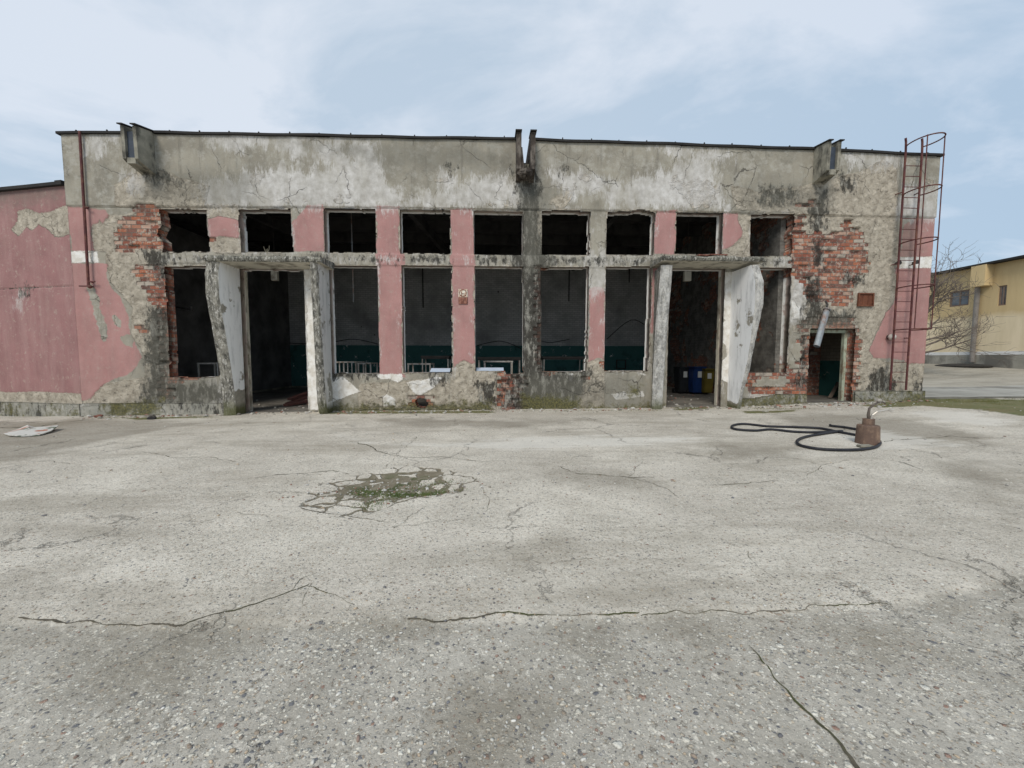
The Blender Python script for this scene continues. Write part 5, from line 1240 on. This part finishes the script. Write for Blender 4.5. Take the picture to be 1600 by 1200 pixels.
# ================================================================== YELLOW BUILDING at the right
UY = 27.5
yb = empty('yellow_building', (UY, 8, .8), 'ochre yellow rendered building with white band and dark eaves beyond the yard', 'building')
def YP(px, py):      # point on plane x = UY
    d = ray(px, py); t = UY / d[0]; return (-11 + d[1] * t, CAMP[2] + d[2] * t)
y_near, y_far = YP(1760, 560)[0], YP(1330, 560)[0]
b = NB('yellow_render', .92); x, y, z = b.xyz(); zsp = YP(1500, 497)[1]
st = b.noise(1, 6, .65, b.map((1.5, 1.5, .3)))
up = b.mix(b.mr(st, .4, .65), (.60, .46, .25), (.52, .39, .21)); lw = b.mix(b.mr(st, .4, .65), (.74, .62, .43), (.64, .53, .35))
cc = b.mix(b.mr(b.math('ADD', z, b.math('MULTIPLY', b.noise(.8, 4), .5)), zsp + .1, zsp + .4), lw, up); M_YEL = b.fin(cc, b.bump(b.noise(20, 4), .3, .02))
M_WB = simple('white_painted_band', (.72, .71, .69), (.62, .61, .58), .8, 2, .2, 20); M_YPL = simple('grey_building_plinth', (.36, .34, .29), (.25, .24, .20), .95, 1, .4, 15, dirt=(.15, .14, .12), dscale=.8)
ztop = YP(1600, 400)[1]; ztop2 = YP(1460, 425)[1]; zroof = (ztop + ztop2) / 2 - .18
zw0, zw1 = YP(1520, 554.5)[1], YP(1520, 549.5)[1]
def ywall(a, c, z0, z1, t=.3, o=0): return (UY - o, UY + t, a, c, z0, z1)
# windows: (px corners)
w1 = (YP(1484, 458)[0], YP(1515, 453)[0], YP(1500, 478)[1], YP(1500, 454)[1]); w2 = (YP(1561, 446)[0], YP(1574, 445)[0], YP(1567, 477)[1], YP(1567, 446)[1])
wins = sorted([(min(w[0], w[1]), max(w[0], w[1]), w[2], w[3]) for w in (w1, w2)])
bx = []; cur = y_near
for (a, c, z0, z1) in wins:
    bx += [ywall(cur, a, zw1, zroof), ywall(a, c, zw1, z0), ywall(a, c, z1, zroof)]; cur = c
bx.append(ywall(cur, y_far, zw1, zroof))
bbox_obj('wall', yb, M_YEL, *bx, (UY, UY + 12, y_far + .001, y_far + .3, .3, zroof), (UY, UY + 12, y_near - .3, y_near - .001, .3, zroof))
bbox_obj('white_band', yb, M_WB, ywall(y_near, y_far, zw0, zw1 - .001, .28, .02)); bbox_obj('plinth', yb, M_YPL, ywall(y_near, y_far, .3, zw0 - .001, .27, .05))
bbox_obj('roof', yb, M_ROOF, (UY - .45, UY + 12.3, y_near - .5, y_far + .5, zroof, zroof + .11))
M_PANE = simple('dusty_window_glass', (.07, .085, .10), (.16, .18, .20), .3, 1.5, .1, 10); M_SHUT = simple('rusty_window_frame', (.16, .10, .08), (.22, .17, .13), .8, 3, .3, 30)
for (a, c, z0, z1) in wins:
    f = bbox_obj('window', yb, M_SHUT, (UY + .06, UY + .14, a, c, z0, z0 + .08), (UY + .06, UY + .14, a, c, z1 - .08, z1), (UY + .06, UY + .14, a, a + .08, z0 + .08, z1 - .08), (UY + .06, UY + .14, c - .08, c, z0 + .08, z1 - .08), (UY + .07, UY + .13, (a + c) / 2 - .04, (a + c) / 2 + .04, z0 + .08, z1 - .08))
    g = bbox_obj('pane', f, M_PANE, (UY + .09, UY + .11, a + .081, (a + c) / 2 - .041, z0 + .081, z1 - .081), (UY + .09, UY + .11, (a + c) / 2 + .041, c - .081, z0 + .081, z1 - .081)); g.location = (0, 0, 0)
M_PIPE = simple('grey_downpipe', (.24, .22, .20), (.17, .155, .14), .6, 3, .2, 20)
yp, zp = YP(1533, 432); bm = bmesh.new(); tube(bm, [(UY - .15, yp, zroof - .3), (UY - .15, yp, YP(1530, 566)[1])], .11, 10); dp = from_bm('downpipe', bm, M_PIPE, yb)
y1_, z1_ = YP(1540, 432); bbox_obj('gutter_hopper', yb, M_YEL, (UY - .5, UY - .001, yp - .55, yp + .1, zroof - 1.15, zroof - .001))
# dark damp stain heap at the pipe foot
bm = bmesh.new(); bmesh.ops.create_uvsphere(bm, u_segments=20, v_segments=8, radius=1, matrix=Matrix.Translation((UY - .7, yp, gz1(UY - .7, yp))) @ Matrix.Diagonal((1.0, 1.2, .16, 1)))
o = from_bm('soil_heap', bm, simple('dark_soil', (.05, .045, .038), (.03, .028, .025), .98, 3, .8, 10)); tag(o, 'low dark soil heap at the foot of the yellow building downpipe', 'soil')

# ================================================================== BARE TREE behind the right corner
M_BARK = simple('bare_bark', (.19, .155, .125), (.12, .10, .085), .95, 4, .5, 20)
def make_tree(base, seed):
    R = random.Random(seed); t = empty('bare_tree', base, 'leafless spreading tree between the workshop corner and the yellow building', 'tree')
    bt, bc = bmesh.new(), bmesh.new(); base = Vector(base)
    trunk = [base + Vector((0, 0, -.3)), base + Vector((.05, 0, .9)), base + Vector((.0, .05, 1.9)), base + Vector((.12, 0, 3.0))]; tube(bt, trunk, [.17, .14, .12, .10], 10)
    def grow(p, d, L_, r, lev):
        n = 6; pts = [p]; dd = d.copy(); q = p.copy()
        for i in range(n):
            dd = (dd + Vector((R.uniform(-1, 1), R.uniform(-1, 1), R.uniform(-.55, .95))) * (.17 + .05 * lev)).normalized(); q = q + dd * L_ / n; pts.append(q.copy())
        rs = [r * (1 - .62 * i / n) for i in range(n + 1)]; tube(bc, pts, rs, 5 if lev else 7, False)
        if lev >= 3: return
        k = [5, 4, 4][lev]
        for j in range(k):
            i = R.randint(1 if lev else 2, n); a = R.uniform(0, 6.283); o = dd.orthogonal().normalized(); o = Matrix.Rotation(a, 3, dd) @ o
            nd = (dd * R.uniform(.35, .9) + o * R.uniform(.6, 1.1)).normalized(); grow(pts[i], nd, L_ * R.uniform(.5, .78), max(rs[i] * .62, .0075), lev + 1)
    for j in range(8):
        a = R.uniform(-1.0, 1.0) if j % 3 else R.uniform(0, 6.28); h = .45 + 2.5 * (j / 8); z = base + Vector((0, 0, h)); 
        grow(z, Vector((math.cos(a), math.sin(a), R.uniform(-.05, .35) + .5 * (j / 8))).normalized(), R.uniform(1.3, 1.8), .055, 0)
    for j in range(6):
        a = R.uniform(0, 6.28); grow(trunk[-1], Vector((math.cos(a) * .55 + .15, math.sin(a) * .5, .9)).normalized(), R.uniform(1.4, 1.8), .06, 0)
    from_bm('trunk', bt, M_BARK, t, True); from_bm('crown', bc, M_BARK, t); return t
ty = 7.4; tx = atY(1436, 560, ty).x
make_tree((tx, ty, gz1(tx, ty)), 5)

# ================================================================== THINGS INSIDE THE WORKSHOP
def fl(x, y=.5): return float(ground_z(np.array([x]), np.array([.3]))[0]) + .02
M_WF = simple('white_tubular_frame', (.50, .49, .45), (.38, .36, .33), .6, 7, .2, 50, dirt=(.25, .2, .15), dscale=8); M_DT = simple('dark_bench_top', (.035, .032, .03), (.055, .05, .045), .7, 4, .3, 30)
def frame_table(px0, px1, py, y, label, dark=False, slats=0):
    a = atY(px0, py, y); c = atY(px1, py, y); z = (a.z + c.z) / 2; x0, x1 = a.x, c.x; zf = fl((x0 + x1) / 2); dp = .7
    t = empty('work_table', ((x0 + x1) / 2, y + dp / 2, zf), label, 'table', 'tables left inside the workshop')
    m = M_DT if dark else M_WF
    for x in (x0, x1):
        for yy in (y, y + dp): bbox_obj('leg', t, M_WF, (x - .02, x + .02, yy - .02, yy + .02, zf, z - .021))
    bbox_obj('top_frame', t, m, (x0 - .03, x1 + .03, y - .03, y + .02, z - .02, z + .025), (x0 - .03, x1 + .03, y + dp - .02, y + dp + .03, z - .02, z + .025), (x0 - .03, x0 + .02, y + .021, y + dp - .021, z - .02, z + .025), (x1 - .02, x1 + .03, y + .021, y + dp - .021, z - .02, z + .025))
    for k in range(slats):
        x = x0 + (x1 - x0) * (k + 1) / (slats + 1); bbox_obj('slat', t, M_WF, (x - .015, x + .015, y - .01, y + .015, zf + .3, z - .022))
    if dark: bbox_obj('top', t, M_DT, (x0 - .05, x1 + .05, y - .05, y + dp + .05, z + .027, z + .10)); bbox_obj('shelf', t, M_DT, (x0 + .021, x1 - .021, y + .03, y + dp - .03, zf + .35, zf + .4))
    return t
frame_table(310, 340, 568, 1.6, 'pale metal table frame seen through the leftmost tall opening')
frame_table(524, 556, 566, 1.5, 'white tubular table frame with upright slats behind the sill right of the left portal', slats=4)
frame_table(560, 579, 568, 1.9, 'narrow cream table frame behind the sill next to the slatted frame')
frame_table(638, 672, 569, 1.4, 'pale tubular table frame left of the sign pier')
frame_table(660, 700, 560, 3.6, 'long dark bench far inside, left of the sign pier', True)
frame_table(748, 812, 562, 3.4, 'long dark workbench inside between the sign pier and the blackened pier', True)
frame_table(757, 800, 565, 1.8, 'pale table frame close behind the brick-mended sill')
frame_table(850, 912, 561, 3.8, 'dark workbench inside right of the blackened pier', True)
def sheet(name, pts, mat, label, cat, th=.012):
    bm = bmesh.new(); f = bm.faces.new([bm.verts.new(p) for p in pts]); e = bmesh.ops.extrude_face_region(bm, geom=[f]); bmesh.ops.translate(bm, verts=[v for v in e['geom'] if isinstance(v, bmesh.types.BMVert)], vec=(0, th, -th)); o = from_bm(name, bm, mat); return tag(o, label, cat)
M_BLU = simple('bluish_white_panel', (.50, .57, .66), (.42, .48, .57), .5, 3, .1, 20)
def sill_sheet(x0, x1, y0, y1, label):
    a = atY(x0, y1, .10); c = atY(x1, y1, .10); z = (a.z + c.z) / 2; z2 = z + .1
    sheet('sill_panel', [(a.x, .08, z), (c.x, .08, z), (c.x, .30, z2), (a.x, .30, z2)], M_BLU, label, 'panel')
sill_sheet(672, 703, 577, 581, 'bluish white panel lying on the sill left of the sign pier'); sill_sheet(744, 787, 578, 580, 'bluish white panel lying on the sill right of the sign pier')
bbox = bbox_obj
a = atY(258, 520, .2); c = atY(266, 585, .2); o = bbox_obj('loose_board', None, M_WF, (a.x, a.x + .11, .16, .2, c.z, a.z)); tag(o, 'upright white board standing against the brick edge of the leftmost tall opening', 'board')
# bins
M_BB = simple('blue_bin_plastic', (.01, .032, .12), (.008, .026, .09), .45, 3, .1, 30); M_BK = simple('black_bin_plastic', (.02, .022, .024), (.012, .013, .014), .45, 3, .1, 30); M_BY = simple('yellow_bin_plastic', (.13, .10, .02), (.09, .07, .012), .45, 3, .1, 30); M_LBL = simple('paper_label', (.55, .55, .52), (.5, .5, .46), .7, 3, .1, 20)
def wheelie(px, y, mat, label, hgt=1.1, wd=.5):
    x = atY(px, 590, y).x; zf = fl(x); t = empty('wheeled_bin', (x, y, zf), label, 'bin', 'bins inside the right portal')
    bm = bmesh.new(); lo_, hi_ = [], []
    for (sx, sy) in ((-1, -1), (1, -1), (1, 1), (-1, 1)): lo_.append(bm.verts.new((x + sx * wd * .40, y + sy * .2, zf + .06))); hi_.append(bm.verts.new((x + sx * wd * .5, y + sy * .27, zf + hgt - .1)))
    bm.faces.new(lo_[::-1]); bm.faces.new(hi_)
    for k in range(4): bm.faces.new([lo_[k], lo_[(k + 1) % 4], hi_[(k + 1) % 4], hi_[k]])
    bmesh.ops.bevel(bm, geom=bm.edges[:], offset=.03, segments=2, affect='EDGES'); from_bm('body', bm, mat, t)
    bm = bmesh.new(); box(bm, x - wd * .53, x + wd * .53, y - .31, y + .3, zf + hgt - .098, zf + hgt - .03); bmesh.ops.bevel(bm, geom=bm.edges[:], offset=.03, segments=2, affect='EDGES'); from_bm('lid', bm, mat, t)
    bbox_obj('label_sheet', t, M_LBL, (x - .08, x + .07, y - .262, y - .255, zf + hgt * .60, zf + hgt * .82))
    for s in (-1, 1):
        bm = bmesh.new(); bmesh.ops.create_cone(bm, segments=16, radius1=.1, radius2=.1, depth=.05, cap_ends=True, matrix=Matrix.Translation((x + s * wd * .45, y + .24, zf + .1)) @ Matrix.Rotation(math.pi / 2, 4, 'Y')); from_bm('wheel', bm, M_BK, t)
wheelie(1066, 4.0, M_BK, 'black wheeled bin with white label inside the right portal, left of the blue one'); wheelie(1088, 3.6, M_BB, 'blue wheeled bin with white label inside the right portal'); wheelie(1103, 3.4, M_BY, 'yellow wheeled bin inside the right portal, right of the blue one', 1.02, .40)
# timber stack in the left portal
M_WD = simple('reddish_planks', (.13, .05, .04), (.08, .04, .035), .8, 4, .4, 30)
for k, (p0, p1, yy) in enumerate((((448, 632), (500, 615), 1.5), ((452, 624), (500, 607), 1.7), ((446, 639), (498, 628), 1.2))):
    a = atY(*p0, yy); c = atY(*p1, yy + 1.0); bm = bmesh.new(); obox(bm, (a.x, yy, max(a.z, fl(a.x) + .05)), (c.x, yy + 1.0, max(c.z, fl(c.x) + .12 + .1 * (2 - k))), .2, .07)
    o = from_bm('loose_beam', bm, M_WD); tag(o, ['middle reddish beam of the pile just inside the left portal', 'topmost reddish beam of the pile just inside the left portal', 'lowest reddish beam of the pile just inside the left portal'][k], 'beam', 'beams piled inside the left portal')
# planks leaning in the small doorway
for k, (p0, p1) in enumerate((((1292, 626), (1316, 588)), ((1306, 629), (1320, 606)))):
    a = atY(*p0, .9); c = atY(*p1, 1.3); bm = bmesh.new(); obox(bm, (a.x, .8, fl(a.x) + .02), (c.x, 1.3, c.z), .1, .03); o = from_bm('leaning_plank', bm, simple('grey_plank%d' % k, (.14, .11, .085), (.09, .07, .055), .9, 4, .4, 30)); tag(o, ['longer grey plank leaning inside the small right doorway', 'shorter grey plank leaning inside the small right doorway'][k], 'plank')
# hanging pale boxes and cables
for (px, y, zt_, h_, lab) in ((428, 2.2, 422, 16, 'pale box hanging from the ceiling inside the left portal'), (1075, 2.2, 424, 15, 'pale box hanging from the ceiling inside the right portal')):
    a = atY(px - 5, zt_, y); c = atY(px + 5, zt_ + h_, y); t = empty('hanging_fitting', ((a.x + c.x) / 2, y, c.z), lab, 'fitting')
    bbox_obj('housing', t, M_CREAMJ, (a.x, c.x, y, y + .12, c.z, a.z)); bm = bmesh.new(); tube(bm, [((a.x + c.x) / 2, y + .06, a.z), ((a.x + c.x) / 2, y + .06, 6.9)], .012, 6); from_bm('rod', bm, M_DARKM, t)
M_CAB = simple('dusty_cable', (.025, .024, .022), (.04, .038, .035), .8, 3, .1, 20)
def wallcable(pts, label, y=10.12, r=.02):
    bm = bmesh.new(); tube(bm, smooth_path([atY(px, py, y) for px, py in pts], 5), r, 6); o = from_bm('wall_cable', bm, M_CAB); tag(o, label, 'cable', 'cables on the back wall of the workshop')
wallcable([(388, 528), (430, 533), (470, 537), (520, 534), (555, 530), (600, 540)], 'drooping cable on the back wall seen through the left portal and the next opening')
wallcable([(745, 540), (778, 533), (800, 538), (820, 548)], 'peaked cable on the back wall seen right of the sign pier')
wallcable([(948, 530), (986, 500), (1015, 512), (1040, 520)], 'peaked cable on the back wall seen left of the right portal')
wallcable([(846, 533), (862, 535), (890, 530)], 'short cable on the back wall seen right of the blackened pier')
bm = bmesh.new(); a = atY(551, 419, 1.2); tube(bm, [(a.x, 1.2, 6.9), (a.x, 1.2, atY(551, 472, 1.2).z)], .015, 6); o = from_bm('hanging_wire', bm, M_GALV); tag(o, 'grey wire hanging in the first tall opening right of the left portal', 'wire')
bm = bmesh.new(); a = atY(267, 478, 1.0); c = atY(300, 484, 1.0); tube(bm, [a, Vector((c.x, 1.0, c.z)), Vector((c.x, 1.0, c.z + .12))], .035, 7); tube(bm, [a, a + Vector((0, 0, .14))], .03, 7); o = from_bm('iron_bracket', bm, M_DARKM); tag(o, 'dark iron pipe bracket inside the leftmost tall opening', 'bracket')
# inner window, its daylight painted as a pale panel, and notice frame on back wall
a = atY(1196, 530, 2.44); c = atY(1216, 581, 2.44); o = bbox_obj('inner_window_panel', None, simple('window_light_panel', (.10, .14, .17), (.07, .10, .12), .5, 2, .1, 10), (a.x, c.x, 2.40, 2.44, c.z, a.z)); tag(o, 'pale blue-grey panel coloured as daylight in an inner window, seen through the right tall opening', 'panel')
a = atY(963, 562, 10.1); c = atY(978, 576, 10.1); o = bmesh.new(); box(o, a.x, c.x, 10.08, 10.12, c.z, c.z + .04); box(o, a.x, c.x, 10.08, 10.12, a.z - .04, a.z); box(o, a.x, a.x + .05, 10.08, 10.12, c.z + .04, a.z - .04); box(o, c.x - .05, c.x, 10.08, 10.12, c.z + .04, a.z - .04); o = from_bm('notice_frame', o, M_DARKM); tag(o, 'dark empty notice frame on the teal dado at the back of the workshop', 'frame')
# twig and debris on the canopies
M_TW = simple('dry_stalk', (.35, .32, .24), (.28, .25, .18), .9, 5, .1, 20)
a = atY(417, 396, -.6); bm = bmesh.new()
for dx_, h_ in ((-.05, .17), (.02, .12), (.06, .19), (.0, .1)): tube(bm, [(a.x + dx_ * .3, -.6, a.z), (a.x + dx_, -.6, a.z + h_ * .6), (a.x + dx_ * 1.3, -.62, a.z + h_)], .005, 4)
o = from_bm('dry_weed', bm, M_TW); tag(o, 'dry grass stalks sprouting on the left portal canopy', 'weed')
zk = W(1110, 399, .84)[1]
for k, (p0, p1, dz_) in enumerate((((1090, 398.5), (1116, 396), .02), ((1108, 396), (1136, 398), .035))):
    a = atY(*p0, -.75); c = atY(*p1, -.7); bm = bmesh.new(); obox(bm, (a.x, -.75, zk + dz_), (c.x, -.66, zk + dz_ + .02), .12, .03); o = from_bm('rusty_scrap', bm, M_SB); tag(o, ['left rusty scrap strip lying on the right portal canopy', 'right rusty scrap strip lying on the right portal canopy'][k], 'scrap')
bm = bmesh.new(); tube(bm, [atY(412, 412, -.5), atY(478, 412, -.5), atY(484, 415, -.5)], .014, 5); o = from_bm('conduit', bm, M_CAB); tag(o, 'thin dark conduit under the left portal canopy', 'conduit')
# rubble at wall feet
def rubble(px, py, s, mat, label):
    x, y = G(px, py); bm = bmesh.new(); bmesh.ops.create_icosphere(bm, subdivisions=2, radius=s, matrix=Matrix.Translation((x, y, gz1(x, y) + s * .4)) @ Matrix.Diagonal((1.3, .9, .55, 1)))
    R = random.Random(px)
    for v in bm.verts: v.co += Vector((R.uniform(-1, 1), R.uniform(-1, 1), R.uniform(-1, 1))) * s * .16
    o = from_bm('rubble_lump', bm, mat); tag(o, label, 'rubble')
rubble(1196, 644, .07, M_CONC, 'grey lump of rubble on the ground in front of the low brick sill'); rubble(237, 655, .09, M_DARKM, 'dark flat lump lying at the foot of the mossy plinth'); rubble(154, 652, .08, M_SB, 'reddish lump lying at the foot of the wall by the annex corner')
rubble(660, 634, .05, M_SB, 'broken brick fragment in the hole of the low wall')

# ---- crumbled plaster and grit at the foot of the walls and in the doorways: uncountable
cv_, cf_, cc_, nn = [], [], [], 0
pal2 = np.array([(.42, .40, .34), (.55, .52, .46), (.30, .28, .23), (.33, .17, .12), (.20, .18, .15), (.62, .60, .56)])
for k in range(3000):
    q = rng.random()
    if q < .62: x = rng.uniform(XL, XR); y = -.06 - abs(rng.normal()) * .28
    elif q < .74: x = rng.uniform(9.0, 11.2); y = -.15 - abs(rng.normal()) * .5
    elif q < .86: x = rng.choice([-6.0, 6.0]) + rng.normal() * .9; y = rng.uniform(-.3, 3.5)
    else: x = G(600, 765)[0] + rng.normal() * .55; y = G(600, 765)[1] + rng.normal() * .2
    s_ = .006 + (.045 if q < .86 else .016) * rng.random() ** 5
    zb_ = gz1(x, y) if y < .3 else fl(x)
    ax = np.array([s_ * rng.uniform(.8, 1.6), s_ * rng.uniform(.7, 1.2), s_ * rng.uniform(.4, .8)]); th = rng.uniform(0, 6.28)
    q_ = iv * (1 + rng.uniform(-.28, .28, (len(iv), 1))) * ax; q_ = np.stack([q_[:, 0] * math.cos(th) - q_[:, 1] * math.sin(th), q_[:, 0] * math.sin(th) + q_[:, 1] * math.cos(th), q_[:, 2]], -1)
    cv_.append(q_ + np.array([x, y, zb_ + ax[2] * .5])); cf_.append(itf + nn * len(iv)); cc_.append(np.tile(np.append(pal2[rng.integers(len(pal2))] * rng.uniform(.7, 1.1), 1), (len(iv), 1))); nn += 1
me = bpy.data.meshes.new('plaster_crumbs'); me.from_pydata(np.concatenate(cv_).tolist(), [], np.concatenate(cf_).tolist()); at = me.attributes.new('pc', 'FLOAT_COLOR', 'POINT'); at.data.foreach_set('color', np.concatenate(cc_).astype(np.float32).ravel())
o = link('plaster_crumbs', me, M_PEB); tag(o, 'crumbs of plaster and brick scattered along the foot of the wall and in the doorways', 'rubble', kind='stuff')
# rubbish inside the portals
def heap(cx, cy, n, R, label, seed):
    Q = random.Random(seed); t = empty('rubble_heap', (cx, cy, fl(cx)), label, 'rubble'); bm = bmesh.new()
    for k in range(n):
        a = Q.uniform(0, 6.28); d = R * Q.random() ** .6; s0 = Q.uniform(.05, .13); h = (1 - d / R) * R * .35
        m = Matrix.Translation((cx + math.cos(a) * d, cy + math.sin(a) * d * .7, fl(cx) + h * Q.random() + s0 * .3)) @ Matrix.Rotation(Q.uniform(0, 3), 4, 'Z') @ Matrix.Rotation(Q.uniform(-.5, .5), 4, 'X') @ Matrix.Diagonal((1.5, .9, .6, 1))
        bmesh.ops.create_cube(bm, size=s0, matrix=m)
    from_bm('broken_bricks', bm, M_BRICKIN, t)
    bm = bmesh.new()
    for k in range(5):
        a = Q.uniform(0, 3.1); p0 = Vector((cx - math.cos(a) * R * .8, cy - math.sin(a) * R * .4, fl(cx) + .06)); obox(bm, p0, p0 + Vector((math.cos(a) * R * 1.6, math.sin(a) * R * .8, Q.uniform(.05, .35))), .09, .025)
    from_bm('splintered_boards', bm, M_WD, t)
heap(-5.6, 5.2, 46, .9, 'dim heap of broken bricks and boards deep inside the left portal', 3)
heap(6.3, 6.0, 40, .8, 'dim heap of broken bricks and boards deep inside the right portal', 4)
for k, (px, y, zb_) in enumerate(((660, 9.9, 480), (890, 9.9, 470), (985, 9.9, 440))):
    bm = bmesh.new(); a = atY(px, zb_, y); tube(bm, [(a.x, y + .2, 6.9), (a.x, y + .2, a.z)], .03, 6); o = from_bm('vertical_conduit', bm, M_CAB); tag(o, ['dark upright conduit on the back wall seen left of the sign pier', 'dark upright conduit on the back wall seen right of the blackened pier', 'dark upright conduit on the back wall seen left of the right portal'][k], 'conduit')
